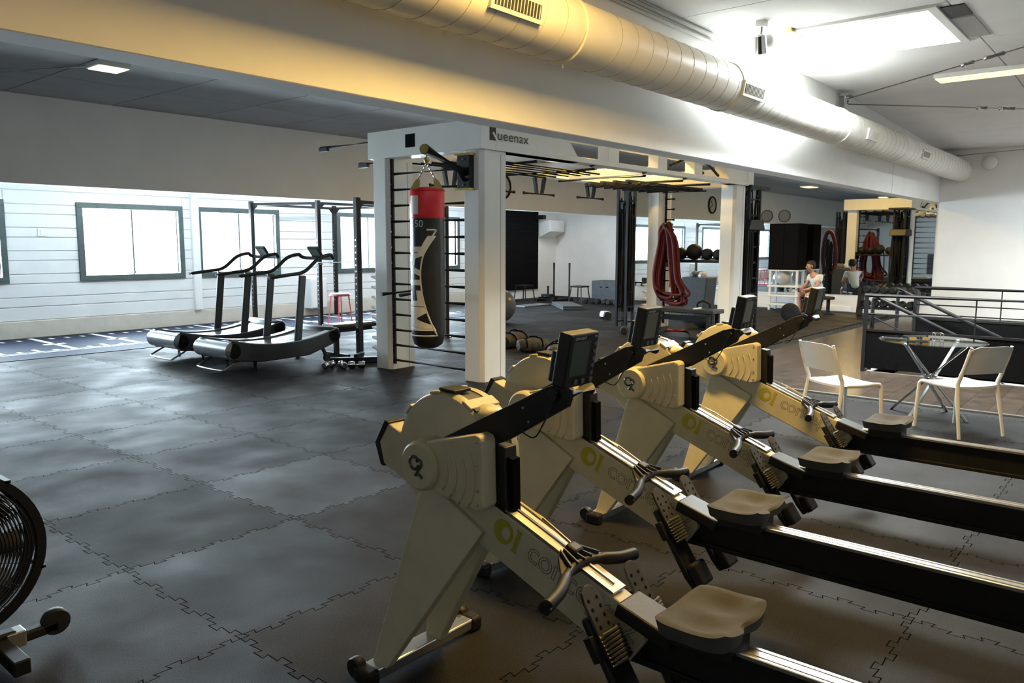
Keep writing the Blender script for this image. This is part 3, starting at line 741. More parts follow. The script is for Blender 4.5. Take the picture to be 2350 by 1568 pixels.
# ================================================================== QUEENAX STYLE RIG
GX0, GX1, GY0, GY1 = 6.78, 14.42, 6.14, 8.12
rig = thing('training_rig', 'long white training rig frame with black bars on four posts', 'training rig', (GX0, GY0, 0))
def rb(name, m, *bx, bevel=.008, par=None, **k):
    return MB().box(bx[0]-GX0, bx[1]-GX0, bx[2]-GY0, bx[3]-GY0, bx[4], bx[5]).build(name, m, par or rig, smooth=False, bevel=bevel, **k)
posts = [(6.84, 7.27, 6.18, 6.46), (6.80, 7.23, 7.76, 8.04), (13.72, 14.15, 6.18, 6.46), (13.82, 14.25, 7.76, 8.04)]
for x0, x1, y0, y1 in posts:
    poly = [(x0, y0+.05), (x0+.05, y0), (x1, y0), (x1, y1), (x0, y1)]
    po = MB().prism(poly, lambda u, v, t_: (u-GX0, v-GY0, t_), 0, 2.74).build('post', 'rig_white', rig, smooth=False, bevel=.006)
    rb('post_groove', 'joint', x1-.1, x1-.094, y0-.001, y0+.004, .0, 2.7, bevel=0, par=po)
ZT0, ZT1 = 2.73, 3.07
eb = rb('end_beam', 'rig_white', GX0, GX0+.26, GY0, GY1, ZT0, ZT1)
rb('end_beam', 'rig_white', GX1-.26, GX1, GY0, GY1, ZT0, ZT1)
rb('beam_slot', 'black_matte', GX0-.003, GX0+.02, 7.23, 7.40, 2.83, 2.99, bevel=0, par=eb)
for y0, y1 in ((GY0, GY0+.22), (GY1-.22, GY1)):
    bl = rb('top_chord', 'rig_white', GX0+.26, GX1-.26, y0, y1, ZT1-.06, ZT1)
    rb('bottom_chord', 'rig_white', GX0+.26, GX1-.26, y0, y1, ZT0, ZT0+.07)
    for xa, xb, s0, s1 in ((GX0+.2, GX0+2.0, 0, -.35), (GX1-1.3, GX1-.2, .3, 0)):
        MB().prism([(xa+s0, ZT0), (xb, ZT0), (xb+s1, ZT1), (xa, ZT1)], lambda u, v, w: (u-GX0, w-GY0, v), y0+.01, y1-.01).build('gusset', 'rig_white', rig, smooth=False, bevel=.005)
    for xc in (9.6, 11.0, 12.2):
        rb('truss_block', 'rig_white', xc-.14, xc+.14, y0+.02, y1-.02, ZT0+.02, ZT1-.03)
text_mesh('ueenax', .16, lambda u, v, w: (7.06-GX0+u*1.25, -.004, 2.855+v), 'print_dark', 'lettering', rig, spacing=1.02)
lq = MB(); lq.box(6.93-GX0, 7.04-GX0, -.004, .0, 2.84, 2.99); lq.build('logo', 'print_dark', rig, smooth=False)
MB().bar((6.985-GX0, -.006, 2.93), (7.07-GX0, -.006, 2.83), .006, .028).build('logo_tail', 'rig_white', rig, smooth=False)
# cross members and black pull-up bars
for k, xc in enumerate((8.3, 9.6, 11.0, 12.2, 13.2)):
    rb('cross_beam', 'rig_white', xc-.07, xc+.07, GY0+.22, GY1-.22, ZT0+.0, ZT0+.12)
    MB().tube([(xc-.3-GX0, .15, ZT0-.04), (xc-.3-GX0, 1.8, ZT0-.04)], .02, 8).build('pull_up_bar', 'black_metal', rig)
for y in (.45, .62, .8, 1.02, 1.25, 1.45):
    MB().tube([(.45, y, ZT0-.05), (3.1, y, ZT0-.05)], .018, 8).build('pull_up_bar', 'black_metal', rig)
for y in (.9, 1.15, 1.4, 1.65):
    MB().bar((4.6, y, ZT0-.04), (7.3, y, ZT0-.04), .07, .05).build('monkey_rail', 'black_metal', rig, smooth=False, bevel=.006)
for k in range(9): MB().tube([(4.7+k*.3, .7, ZT0-.08), (4.7+k*.3, 1.8, ZT0-.08)], .016, 8).build('monkey_rung', 'black_metal', rig)
for xc in (8.3, 9.35, 10.4, 11.9):       # grip bars hanging under the rear beam
    h = MB().tube([(xc-.40-GX0, 1.98, ZT0-.26), (xc+.40-GX0, 1.98, ZT0-.26)], .019, 8).build('grip_bar', 'black_metal', rig)
    for s in (-1, 1):
        MB().prism([(s*.05, -.25), (s*.09, -.25), (s*.16, 0), (s*.10, 0)], lambda u, v, w, xc=xc: (xc+u-GX0, w, ZT0+v), 1.95, 2.0).build('bracket', 'black_metal', h, smooth=False)
    for s in (-1, 1): MB().sphere((xc+s*.40-GX0, 1.98, ZT0-.26), .027, 10, 6).build('end_cap', 'black_metal', h)
for x, z0 in ((9.9, .0), (11.3, .0), (12.6, .0)):   # angled front handles
    MB().tube([(x-.75-GX0, .1, ZT0-.0), (x-.05-GX0, .12, ZT0+.13)], .03, 8).build('angled_handle', 'black_metal', rig)
MB().tube(catmull([(11.2-GX0, .0, ZT0+.15), (11.7-GX0, -.05, ZT0+.28), (12.4-GX0, -.02, ZT0+.26), (12.9-GX0, .0, ZT0+.1)], 5), .022, 8).build('bent_handle', 'black_metal', rig)
for z, L in ((2.97, 1.15), (2.70, .3)):
    h = MB().tube([(.12, GY1-GY0-.3, z), (.12, GY1-GY0+L, z)], .024, 8).build('side_bar', 'black_metal', rig)
    MB().bar((.12, GY1-GY0+L-.16, z-.02), (.12, GY1-GY0+L+.02, z-.02), .05, .06).build('end_cap', 'black_metal', h, smooth=False, bevel=.006)
# wall bars between the two left posts and between the two right posts
for xx, ya, yc in ((6.86, 6.46, 7.76), (14.0, 6.46, 7.76)):
    strip = MB().bar((xx-GX0, yc-GY0-.01, .08), (xx-GX0, yc-GY0-.01, 2.72), .05, .03).build('ladder_strip', 'black_metal', rig, smooth=False)
    for k in range(13):
        MB().obox((xx-GX0-.028, yc-GY0-.012, .2+k*.2), (.004, .014, .02)).build('strip_hole', 'screw', strip, smooth=False)
    full = xx < 10
    for k in range(13 if full else 14):
        z = .13+k*.2
        if full: MB().tube([(xx-GX0, ya-GY0, z), (xx-GX0, yc-GY0, z)], .019, 8).build('ladder_bar', 'black_metal', rig)
        elif z > .9:
            for y0, y1 in ((yc-GY0, yc-GY0-.2), (ya-GY0, ya-GY0+.09)): MB().tube([(xx-GX0, y0, z), (xx-GX0, y1, z)], .024, 8).build('storage_peg', 'black_metal', rig)
# white scalloped storage lips on the outer side of the left rear post
for k in range(8):
    z = .22+k*.135
    MB().prism([(0, 0), (.22, .0), (.26, .06), (.2, .12), (0, .13)], lambda u, v, w: (.05+u, 1.9+v, w+v*.25), z, z+.03).build('storage_lip', 'rig_white', rig, smooth=False, bevel=.008)
MB().box(.10, .18, 1.92, 1.97, 1.25, 1.55).build('post_hook', 'black_metal', rig, smooth=False, bevel=.01)
for k in range(6):
    z = .12+k*.135
    MB().prism([(0, 0), (.22, .0), (.26, .06), (.2, .12), (0, .13)], lambda u, v, w: (13.85-GX0+u, 1.9+v, w+v*.25), z, z+.03).build('storage_lip', 'rig_white', rig, smooth=False, bevel=.008)
# hinged bag arm on the near post
arm0 = Vector((6.80, 6.40, 2.47)); arm1 = Vector((5.77, 6.01, 2.62))
pl_ = rb('arm_plate', 'black_metal', 6.76, 6.84, 6.30, 6.50, 2.27, 2.68)
for z in (2.33, 2.62): MB().cyl((6.75-GX0, 6.40-GY0, z), (6.77-GX0, 6.40-GY0, z), .014, 8).build('bolt', 'chrome', pl_)
O = Vector((GX0, GY0, 0))
am = MB().tube([arm0-O, arm1-O], .055, 14).build('bag_arm', 'black_metal', rig)
MB().tube([arm1-O, arm1-O+(arm1-arm0).normalized()*.015], .05, 14).build('arm_cap', 'brass', am)
MB().tube([arm0-O+Vector((.05, 0, -.16)), arm0-O+(arm1-arm0)*.2], .03, 8).build('arm_brace', 'black_metal', am)
for z in (2.28, 2.68): MB().box(6.74-GX0, 6.9-GX0, .14, .38, z-.012, z+.012).build('clamp', 'brass', pl_, smooth=False)

# ------------------------------------------------------------------ punching bag
bx = arm1+Vector((.03, .0, 0)); zb0, zb1 = .54, 2.22; RB = .178
bag = thing('punching_bag', 'black hanging punching bag with red top and white lettered side', 'punching bag', (bx.x, bx.y, 0))
MB().lathe([(.001, zb0), (.09, zb0+.012), (.15, zb0+.05), (RB-.004, zb0+.12), (RB, zb0+.2), (RB, zb1-.31)], n=40).build('body', 'bag_black', bag)
MB().lathe([(RB, zb1-.31), (RB+.003, zb1-.3), (RB+.004, zb1-.02), (RB-.006, zb1+.0), (.02, zb1+.02)], n=40).build('top_sleeve', 'bag_red', bag)
MB().lathe([(RB+.003, zb1-.035), (RB+.010, zb1-.025), (RB+.003, zb1-.012)], n=40).build('rim', 'bag_red', bag)
cd = math.atan2(-bx.y, -bx.x)           # direction to the camera
def onbag(a, z, k=.0015): return ((RB+k)*math.cos(a), (RB+k)*math.sin(a), z)
zp0, zp1 = zb0+.14, zb1-.44
def edge(t): # right limit of the white panel, narrow waist
    w = (t-.58)/.58 if t < .58 else (t-.58)/.42
    return rad(-22+56*(w*w))*1.0
n = 30
pts = [onbag(cd+edge(i/n)-.05, zp0+.01+(zp1-zp0)*i/n, .001) for i in range(n+1)]
pts = [onbag(cd+rad(-150)+(edge(0)-.05+rad(150))*k/12, zp0+.01, .001) for k in range(12)]+pts+[onbag(cd+edge(1)-.05-k*.12, zp1+.01, .001) for k in range(1, 6)]
MB().tube(pts, .009, 4).build('panel_line', 'bag_white', bag)
def bagtext(u, v, w):
    t = u/1.0; z = zp0+.05+u; hi = edge(min(1, max(0, t)))-.16; lo = rad(-128)
    return onbag(cd+hi-(hi-lo)*(v/.30), z, .003)
text_mesh('METAL', .40, bagtext, 'bag_white', 'lettering', bag, sub=.04, spacing=.86, bold=.012, fit=1.0)
text_mesh('150', .10, lambda u, v, w: onbag(cd+rad(-62)+u/RB, zb1-.40+v, .003), 'bag_white', 'lettering', bag, sub=.03)
tg = MB()
for i in range(6):
    a0, a1 = cd+rad(-66+i*6), cd+rad(-60+i*6)
    tg.add([onbag(a0, zb1-.27, .006), onbag(a1, zb1-.27, .006), onbag(a1, zb1-.08, .006), onbag(a0, zb1-.08, .006)], [(0, 1, 2, 3)])
tg.build('care_label', 'bag_white', bag)
for i in range(4):
    a = cd+rad(45+90*i); top = Vector((0, 0, zb1+.26)); p = Vector((RB*.95*math.cos(a), RB*.95*math.sin(a), zb1))
    MB().prism([(-.06, 0), (.06, 0), (.035, .08), (.0, .11), (-.035, .08)], lambda u, v, w, a=a: ((RB-.0-v*.5)*math.cos(a)-u*math.sin(a)+w*math.cos(a), (RB-v*.5)*math.sin(a)+u*math.cos(a)+w*math.sin(a), zb1-.01+v), -.003, .003).build('hanger_strap', 'brass', bag, smooth=False)
    q = Vector((RB*.7*math.cos(a), RB*.7*math.sin(a), zb1+.09)); ch = MB()
    for k in range(9):
        c0 = q.lerp(top, k/9); c1 = q.lerp(top, (k+1.25)/9); d = c1-c0; s = d.cross(Vector((0, 0, 1)) if k % 2 else Vector((1, .3, 0))).normalized()*.009
        ch.tube([c0, c0+d*.3+s, c0+d*.7+s, c1, c0+d*.7-s, c0+d*.3-s], .0035, 5, closed=True)
    ch.build('chain', 'chrome', bag)
MB().tube([(0, 0, zb1+.25), (0, 0, arm1.z-.06)], .010, 8).build('swivel', 'brass', bag)
MB().lathe([(.02, -.03), (.03, 0), (.02, .03)], (0, 0, zb1+.29), n=12).build('swivel_ring', 'brass', bag)

# ================================================================== CURVED TREADMILLS
def treadmill(loc, label):
    # origin: rear left (camera side) floor corner; running direction +X, width along Y
    t = thing('curved_treadmill', label, 'treadmill', loc, 0, 'curved treadmills by the window wall')
    L, Wd = 1.62, .80
    def zt(x): u = (x-.75)/.85; return .30+.13*u*u
    n = 18; top = [(L*i/n, zt(L*i/n)) for i in range(n+1)]
    def side(y0, y1, name):
        poly = [(x, z+.03) for x, z in top]+[(L+.06, zt(L)-.07), (L+.02, zt(L)-.16), (1.15, .13), (.45, .12), (.02, .17), (-.05, .24)]
        return MB().prism(poly, lambda u, v, w: (u, w, v), y0, y1).build(name, 'treadmill_dark', t, smooth=False, bevel=.012)
    side(0, .10, 'side_rail'); side(Wd-.10, Wd, 'side_rail')
    for y0 in (.0, Wd-.10):
        mb = MB()
        for i in range(n):
            (xa, za), (xb, zb) = top[i], top[i+1]
            mb.add([(xa, y0-.004, za+.028), (xb, y0-.004, zb+.028), (xb, y0+.104, zb+.028), (xa, y0+.104, za+.028), (xa, y0-.004, za+.042), (xb, y0-.004, zb+.042), (xb, y0+.104, zb+.042), (xa, y0+.104, za+.042)], [(3, 2, 1, 0), (4, 5, 6, 7), (0, 1, 5, 4), (2, 3, 7, 6)])
        mb.build('side_deck', 'treadmill_silver', t)
    belt = MB()
    m = 40
    for i in range(m):
        xa, xb = L*i/m+.004, L*(i+1)/m-.004
        MB().add([(xa, .105, zt(xa)), (xb, .105, zt(xb)), (xb, Wd-.105, zt(xb)), (xa, Wd-.105, zt(xa)), (xa, .105, zt(xa)+.022), (xb, .105, zt(xb)+.022), (xb, Wd-.105, zt(xb)+.022), (xa, Wd-.105, zt(xa)+.022)], [(3, 2, 1, 0), (4, 5, 6, 7), (0, 1, 5, 4), (1, 2, 6, 5), (2, 3, 7, 6), (3, 0, 4, 7)]).build('belt_slat', 'treadmill_belt', t, smooth=False)
    MB().lathe([(.02, -.0), (.10, 0), (.115, .01), (.115, Wd-.01), (.10, Wd), (.02, Wd)], (.02, 0, .30), (0, 1, 0), 24).build('rear_roller', 'treadmill_silver', t)
    MB().lathe([(.10, 0), (.105, .01), (.105, Wd-.01), (.10, Wd)], (L-.04, 0, zt(L)-.06), (0, 1, 0), 24).build('front_roller', 'treadmill_dark', t)
    hd = MB().tube(catmull([(.12, .08, .16), (-.05, .08, .08), (-.09, .14, .055), (-.09, Wd-.14, .055), (-.05, Wd-.08, .08), (.12, Wd-.08, .16)], 4), .013, 8).build('lift_handle', 'treadmill_silver', t)
    for x, y in ((.35, .06), (.35, Wd-.06)): MB().tube([(x, y, .14), (x, y, .0)], [.025, .02], 8).build('foot', 'black_metal', t)
    for y in (.05, Wd-.05):
        MB().lathe([(.012, -.02), (.06, -.02), (.06, .02), (.012, .02)], (L-.14, y, .06), (0, 1, 0), 16).build('transport_wheel', 'black_plastic', t)
        MB().bar((L-.14, y, .06), (L-.22, y, .2), .03, .04).build('wheel_bracket', 'black_metal', t, smooth=False)
    for y in (.03, Wd-.03):
        MB().bar((.98, y, .26), (1.09, y, 1.22), .035, .11).build('upright', 'treadmill_dark', t, smooth=False, bevel=.01)
        pts = catmull([(.58, y, 1.20), (.85, y, 1.23), (1.12, y, 1.27), (1.36, y, 1.44), (1.55, y, 1.49), (1.60, y, 1.46)], 6)
        MB().tube(pts, .024, 10).build('handrail', 'black_plastic', t)
    MB().tube(catmull([(1.60, .03, 1.46), (1.64, .1, 1.44), (1.66, Wd/2, 1.44), (1.64, Wd-.1, 1.44), (1.60, Wd-.03, 1.46)], 5), .024, 10).build('cross_bar', 'black_plastic', t)
    Rm = Matrix.Rotation(rad(-35), 3, 'Y')
    cs_ = MB().obox((1.58, Wd/2, 1.53), (.03, .24, .17), Rm).build('console', 'black_plastic', t, smooth=False, bevel=.008)
    MB().obox(Vector((1.58, Wd/2, 1.53))+Rm @ Vector((-.017, 0, .0)), (.003, .19, .11), Rm).build('screen', 'lcd', cs_, smooth=False)
    return t
T1 = treadmill((5.22, 8.93, 0), 'curved treadmill nearer to the camera, left of the rig')
T2 = copy_tree(T1); T2.location = (5.28, 10.35, 0); T2['label'] = 'curved treadmill farther back, in front of the second window'

# ================================================================== SPRINT TRACK ALONG THE WINDOWS
tr = thing('sprint_track', 'dark blue sprint track mat with white distance marks along the window wall', 'track mat', (0, 12.3, 0))
MB().box(-3.5, 13.5, 0, 2.72, .001, .008).build('mat', 'navy', tr, smooth=False)
for y in (.58, .70): MB().box(-3.5, 13.5, y, y+.035, .008, .010).build('lane_line', 'lane_white', tr, smooth=False)
for k in range(-3, 13):
    x = k+.95
    MB().box(x-.04, x+.04, .72, 2.66, .008, .010).build('metre_line', 'lane_white', tr, smooth=False)
    MB().box(x-.16, x+.16, 1.50, 1.62, .008, .010).build('metre_mark', 'lane_white', tr, smooth=False)
    for j in (1, 2, 3):
        MB().box(x+j*.25-.03, x+j*.25+.03, .74, .74+(.3 if j == 2 else .16), .008, .010).build('tick_mark', 'lane_white', tr, smooth=False)
        MB().box(x+j*.25-.03, x+j*.25+.03, 2.3, 2.46, .008, .010).build('tick_mark', 'lane_white', tr, smooth=False)

# ================================================================== RACKS, BENCH, STOOL BEHIND THE RIG
def rack(label, pts, h, holes=True, loc=(0, 0, 0)):
    t = thing('power_rack', label, 'power rack', pts[0]+(loc[2],), 0, 'black power racks by the windows')
    o = Vector((pts[0][0], pts[0][1], 0)); P_ = [Vector((p[0], p[1], 0))-o for p in pts]
    for p in P_:
        u = MB().box(p.x-.04, p.x+.04, p.y-.04, p.y+.04, 0, h).build('upright', 'black_metal', t, smooth=False, bevel=.006)
        MB().box(p.x-.07, p.x+.07, p.y-.07, p.y+.07, 0, .012).build('base_plate', 'black_metal', u, smooth=False)
        if holes:
            for k in range(16): MB().obox((p.x-.0405, p.y, .35+k*.09), (.003, .022, .022)).build('hole', 'screw', u, smooth=False)
    n = len(P_)
    for i in range(n if n > 2 else 1):
        a, c = P_[i], P_[(i+1) % n]
        MB().bar(a+Vector((0, 0, h-.06)), c+Vector((0, 0, h-.06)), .03, .05).build('top_bar', 'black_metal', t, smooth=False)
        d = (c-a).normalized()*.16
        for q, s in ((a, 1), (c, -1)):
            MB().prism([(0, 0), (1, 0), (0, -1)], lambda u, v, w, q=q, s=s, d=d: q+d*u*s+Vector((0, 0, h-.08+v*.16))+Vector((-d.y, d.x, 0))*w*.06, -.5, .5).build('gusset', 'black_metal', t, smooth=False)
    return t
rack('black four-post power rack standing behind the treadmills against the windows', [(9.06, 14.55), (9.60, 13.05), (11.60, 13.05), (11.30, 14.75)], 2.49, loc=(0, 0, .009))
rack('black perforated squat rack with two uprights behind the left of the rig', [(7.28, 8.98), (9.85, 9.75)], 2.30)
bb = thing('barbell', 'bare steel barbell resting across the power rack', 'barbell', (10.6, 12.98, 1.27))
MB().tube([(-1.1, 0, 0), (1.1, 0, 0)], .014, 10).build('shaft', 'chrome', bb)
for s in (-1, 1):
    MB().tube([(s*.75, 0, 0), (s*1.1, 0, 0)], .025, 10).build('sleeve', 'chrome', bb)
    MB().bar((s*1.0, .07, -.03), (s*1.0, -.03, -.03), .05, .02).build('hook', 'black_metal', bb, smooth=False)
t = thing('weight_bench', 'dark adjustable weight bench beside the left rear post of the rig', 'bench', (7.72, 9.32, 0))
MB().box(-.75, .0, -.14, .14, .42, .48).build('back_pad', 'treadmill_belt', t, smooth=False, bevel=.02)
MB().prism([(.02, .40), (.5, .45), (.5, .54), (.02, .48)], lambda u, v, w: (u, w, v), -.2, .2).build('seat_pad', 'black_plastic', t, smooth=False, bevel=.02)
MB().bar((-.6, 0, .38), (.45, 0, .38), .06, .06).build('spine', 'black_metal', t, smooth=False)
for x in (-.6, .4):
    MB().bar((x, 0, .38), (x, 0, .04), .06, .06).build('leg', 'black_metal', t, smooth=False)
    MB().box(x-.03, x+.03, -.28, .28, 0, .05).build('foot', 'black_metal', t, smooth=False)
MB().box(.25, .42, -.12, .12, .54, .72).build('roller_pad', 'black_plastic', t, smooth=False, bevel=.05, seg=3)
t = thing('stool', 'red metal stool with round foot ring behind the treadmill', 'stool', (9.74, 12.60, .0105))
MB().lathe([(.001, .63), (.19, .63), (.2, .645), (.19, .66), (.001, .66)], n=24).build('seat', 'bag_white', t)
MB().tube([(.2*math.cos(a), .2*math.sin(a), .62) for a in [2*PI*k/20 for k in range(20)]], .014, 8, closed=True).build('seat_ring', 'red_metal', t)
for k in range(4):
    a = PI/4+k*PI/2; MB().tube([(.17*math.cos(a), .17*math.sin(a), .63), (.24*math.cos(a), .24*math.sin(a), 0)], .013, 8).build('leg', 'red_metal', t)
MB().tube([(.235*math.cos(a), .235*math.sin(a), .04) for a in [2*PI*k/20 for k in range(20)]], .012, 8, closed=True).build('foot_ring', 'red_metal', t)
t = thing('wall_cabinet', 'pale grey cabinet on the window wall behind the treadmill uprights', 'cabinet', (10.9, YW-.2, .18))
MB().box(-.22, .22, -.1, .18, 0, .68).build('body', 'ceiling_panel', t, smooth=False, bevel=.01)
MB().box(-.2, .2, -.112, -.1, .02, .66).build('door', 'ceiling_panel', t, smooth=False, bevel=.004)
t = thing('wall_socket', 'small white switch plate on the siding left of the first window', 'switch', tuple(onY(96, 533, YW-.025)))
MB().box(-.07, .07, -.012, .0, -.07, .07).build('plate', 'lamp_white', t, smooth=False, bevel=.004)
MB().box(-.025, .025, -.02, -.01, -.04, .03).build('rocker', 'siding', t, smooth=False, bevel=.003)
# dip station on the wall bars, floor weights at the post
t = thing('dip_station', 'black dip handles clipped to the wall bars behind the punching bag', 'dip station', (6.82, 7.05, .8))
MB().box(-.02, .04, -.12, .2, -.28, .5).build('back_plate', 'plyo', t, smooth=False, bevel=.01)
for y in (-.08, .25):
    MB().tube([(0, y*.6+.02, .27), (-.55, y, .24)], .024, 8).build('handle', 'black_plastic', t)
def dumbbell(name, label, p, rz, r, L, m, group=None, hm='chrome'):
    t = thing(name, label, 'dumbbell', p, rz, group)
    MB().tube([(-L/2, 0, r), (L/2, 0, r)], .014, 8).build('grip', hm, t)
    for s in (-1, 1): MB().lathe([(r*.8, -.045), (r, -.03), (r, .03), (r*.8, .045)], (s*L/2, 0, r), (1, 0, 0), 10).build('head', m, t)
    return t
for k, (x, y, rz) in enumerate(((6.36, 8.50, .3), (6.48, 8.36, 1.2), (6.62, 8.24, 2.4))):
    dumbbell('dumbbell', 'small chrome dumbbell in the little pile by the rig post, '+('leftmost', 'middle', 'rightmost')[k]+' of three', (x, y, 0), rz, .045, .13, 'chrome', 'chrome dumbbells by the rig')
t = thing('floor_anchor', 'low black floor bar beside the left rear rig post', 'floor bar', (6.92, 8.62, 0))
MB().bar((-.3, .2, .04), (.25, -.25, .04), .09, .08).build('bar', 'black_metal', t, smooth=False, bevel=.01)
MB().bar((-.05, -.05, .1), (.2, .1, .1), .06, .05).build('pad', 'black_plastic', t, smooth=False, bevel=.01)

# ================================================================== CENTRE BACKGROUND
gb = tag(MB().sphere((0, 0, .36), .36, 40, 24).build('gym_ball', 'gymball', loc=(12.42, 10.75, 0)), 'grey gym ball on the floor right of the near rig post', 'gym ball')
t = thing('wall_shutter', 'black wall panel at the far end of the window wall', 'wall panel', (18.35, YW, .26))
for k in range(12): MB().box(-.98, .98, -.04, 0, k*.22+.001, (k+1)*.22-.001).build('slat', 'black_matte', t, smooth=False)
t = thing('air_unit', 'white angled ventilation unit in the corner beside the black panel', 'ventilation unit', (19.65, YW-.02, 1.75))
MB().prism([(-.03, .1), (-.45, .28), (-.45, .62), (-.03, .62)], lambda u, v, w: (w, u, v), -.3, .45).build('body', 'white_wall', t, smooth=False, bevel=.01)
MB().box(-.25, .4, -.455, -.44, .32, .58).build('grille', 'siding', t, smooth=False)
MB().box(-.45, -.3, -.3, 0, .65, .78).build('bracket', 'black_metal', t, smooth=False)
t = thing('push_sled', 'black push sled with two upright poles by the far wall', 'push sled', (18.3, 13.7, 0))
for y in (-.28, .28): MB().box(-.5, .5, y-.04, y+.04, 0, .07).build('skid', 'black_metal', t, smooth=False)
for x in (-.35, .35): MB().box(x-.04, x+.04, -.28, .28, .07, .13).build('cross_bar', 'black_metal', t, smooth=False)
for y in (-.28, .28): MB().tube([(.35, y, .1), (.35, y, 1.1)], .03, 10).build('pole', 'black_metal', t)
MB().tube([(-.3, 0, .1), (-.3, 0, .45)], .035, 8).build('weight_post', 'black_metal', t)
for z in (.14, .18): MB().lathe([(.04, 0), (.2, 0), (.2, .035), (.04, .035)], (-.3, 0, z), n=20).build('weight_plate', 'medball', t)
for nm, lb, x, y in (('step_stool', 'small dark stool left of the push sled', 17.9, 14.5), ('step_stool', 'small dark stool right of the push sled poles', 18.5, 12.95)):
    t = thing(nm, lb, 'stool', (x, y, 0), 0, 'small dark stools by the sled')
    MB().box(-.2, .2, -.2, .2, .42, .46).build('top', 'black_metal', t, smooth=False, bevel=.006)
    for a, c in ((-1, -1), (1, -1), (1, 1), (-1, 1)): MB().tube([(a*.17, c*.17, .42), (a*.22, c*.22, 0)], .018, 6).build('leg', 'black_metal', t)
t = thing('plyo_box', 'dark blue-grey plyometric box against the white end wall', 'plyo box', (18.9, 12.15, 0))
MB().box(-.35, .35, -.42, .42, .0, .62).build('body', 'plyo', t, smooth=False, bevel=.015)
for y in (-.1, .1): MB().obox((-.352, y, .45), (.006, .08, .03)).build('grip_slot', 'black_matte', t, smooth=False)
for k in range(6):
    dumbbell('dumbbell', 'dark dumbbell in the row before the plyometric box, '+('first', 'second', 'third', 'fourth', 'fifth', 'last')[k]+' from the right', (18.30-.06*(k % 2), 11.55+k*.2, 0), .1*k, .07, .18, 'medball', 'dumbbells before the plyo box')
t = thing('floor_mat', 'folded grey exercise mat lying on the floor in the background', 'mat', tuple(onZ(1302, 706)), -.75)
MB().box(-.28, .28, -.85, .85, .0, .05).build('lower_fold', 'bin_grey', t, smooth=False, bevel=.015)
MB().box(-.27, .26, -.8, .83, .05, .10).build('upper_fold', 'bin_grey', t, smooth=False, bevel=.015)
tag(MB().box(-.6, .6, -.22, .22, .0, .03).build('light_mat', 'gymball', loc=onZ(1222, 702), smooth=False, bevel=.01), 'thin pale exercise mat on the floor in front of the sled', 'mat')
t = thing('ab_roller', 'small white floor trainer with two dark wheels in the middle of the floor', 'roller', tuple(onZ(1389, 732)), -.7)
MB().prism([(-.1, .05), (.1, .05), (.07, .17), (-.07, .17)], lambda u, v, w: (u, w, v), -.13, .13).build('body', 'lamp_white', t, smooth=False, bevel=.01)
for y in (-.17, .17): MB().lathe([(.03, -.03), (.085, -.03), (.085, .03), (.03, .03)], (0, y, .085), (0, 1, 0), 18).build('wheel', 'medball', t)
# duffel and camouflage sandbags
def sandbag(label, p, rz, L, r, m, cat='sandbag'):
    t = thing('sandbag', label, cat, p, rz, 'sandbags on the floor')
    rr = random.Random(int(L*1000)); prof = [(-.5, .25), (-.46, .75), (-.3, 1.0), (0, 1.04), (.3, .98), (.46, .8), (.5, .3)]
    mb = MB(); mb.lathe([(k*r, h*L) for h, k in prof], (0, 0, r*.78), (1, 0, 0), 20)
    mb.v = [(x+rr.uniform(-.01, .01), y*(1+.1*math.sin(9*x)), max(0, (z-r*.78)*.8+r*.8)) for x, y, z in mb.v]
    o = mb.build('body', m, t)
    for x in (-L*.25, L*.25): MB().tube([(x, (r*1.08)*math.cos(a), r*.8+(r*.87)*math.sin(a)) for a in [rad(-10+200*k/12) for k in range(13)]], .012, 6).build('strap', 'black_matte', t)
    MB().tube([(-L*.2, 0, r*1.62), (-L*.1, 0, r*1.85), (L*.1, 0, r*1.85), (L*.2, 0, r*1.62)], .014, 6).build('handle', 'black_matte', t)
    return t
sandbag('brown duffel sandbag lying just right of the near rig post', tuple(onZ(1178, 797)), .2, .72, .15, 'duffel')
sandbag('camouflage sandbag lying in the middle of the three sandbags', tuple(onZ(1222, 808)), -.6, .5, .13, 'camo')
sandbag('camouflage sandbag lying behind the nearest monitor', tuple(onZ(1278, 822)), .5, .55, .14, 'camo')

for k, px in enumerate((1760, 1800)):
    p = onX(px, 496, XW-.03)
    t = thing('wall_plaque', ('left', 'right')[k]+' of two dim round plaques high on the mirror wall above the cabinet', 'plaque', (XW-.026, p.y, p.z), 0, 'round plaques above the cabinet')
    MB().lathe([(.001, .012), (.15, .012), (.16, .0)], (0, 0, 0), (-1, 0, 0), 24).build('disc', 'plaque', t)
    MB().tube([(-.012, .15*math.cos(a), .15*math.sin(a)) for a in [2*PI*j/24 for j in range(24)]], .012, 6, closed=True).build('rim', 'duffel', t)

# ================================================================== RIGHT END OF THE RIG
t = thing('flat_bench', 'long black bench standing in front of the right end of the rig', 'bench', (12.15, 6.35, 0))
MB().box(-.22, .22, -.66, .66, .50, .57).build('top', 'treadmill_dark', t, smooth=False, bevel=.015)
for x in (-.17, .17):
    for y in (-.56, .56): MB().bar((x, y, .5), (x, y, 0), .06, .06).build('leg', 'black_metal', t, smooth=False)
for y in (-.56, .56): MB().bar((-.17, y, .12), (.17, y, .12), .05, .05).build('stretcher', 'black_metal', t, smooth=False)
MB().bar((0, -.56, .40), (0, .56, .40), .05, .09).build('rail', 'black_metal', t, smooth=False)
t = thing('red_handle_trainer', 'red and black bent handle lying under the black bench', 'push-up bar', (12.2, 6.5, 0), .4)
MB().tube(catmull([(-.05, -.25, .02), (0, -.18, .15), (0, .18, .15), (-.05, .25, .02)], 5), .02, 8).build('frame', 'black_plastic', t)
MB().tube([(0, -.14, .165), (0, .14, .165)], .03, 10).build('grip', 'red_metal', t)
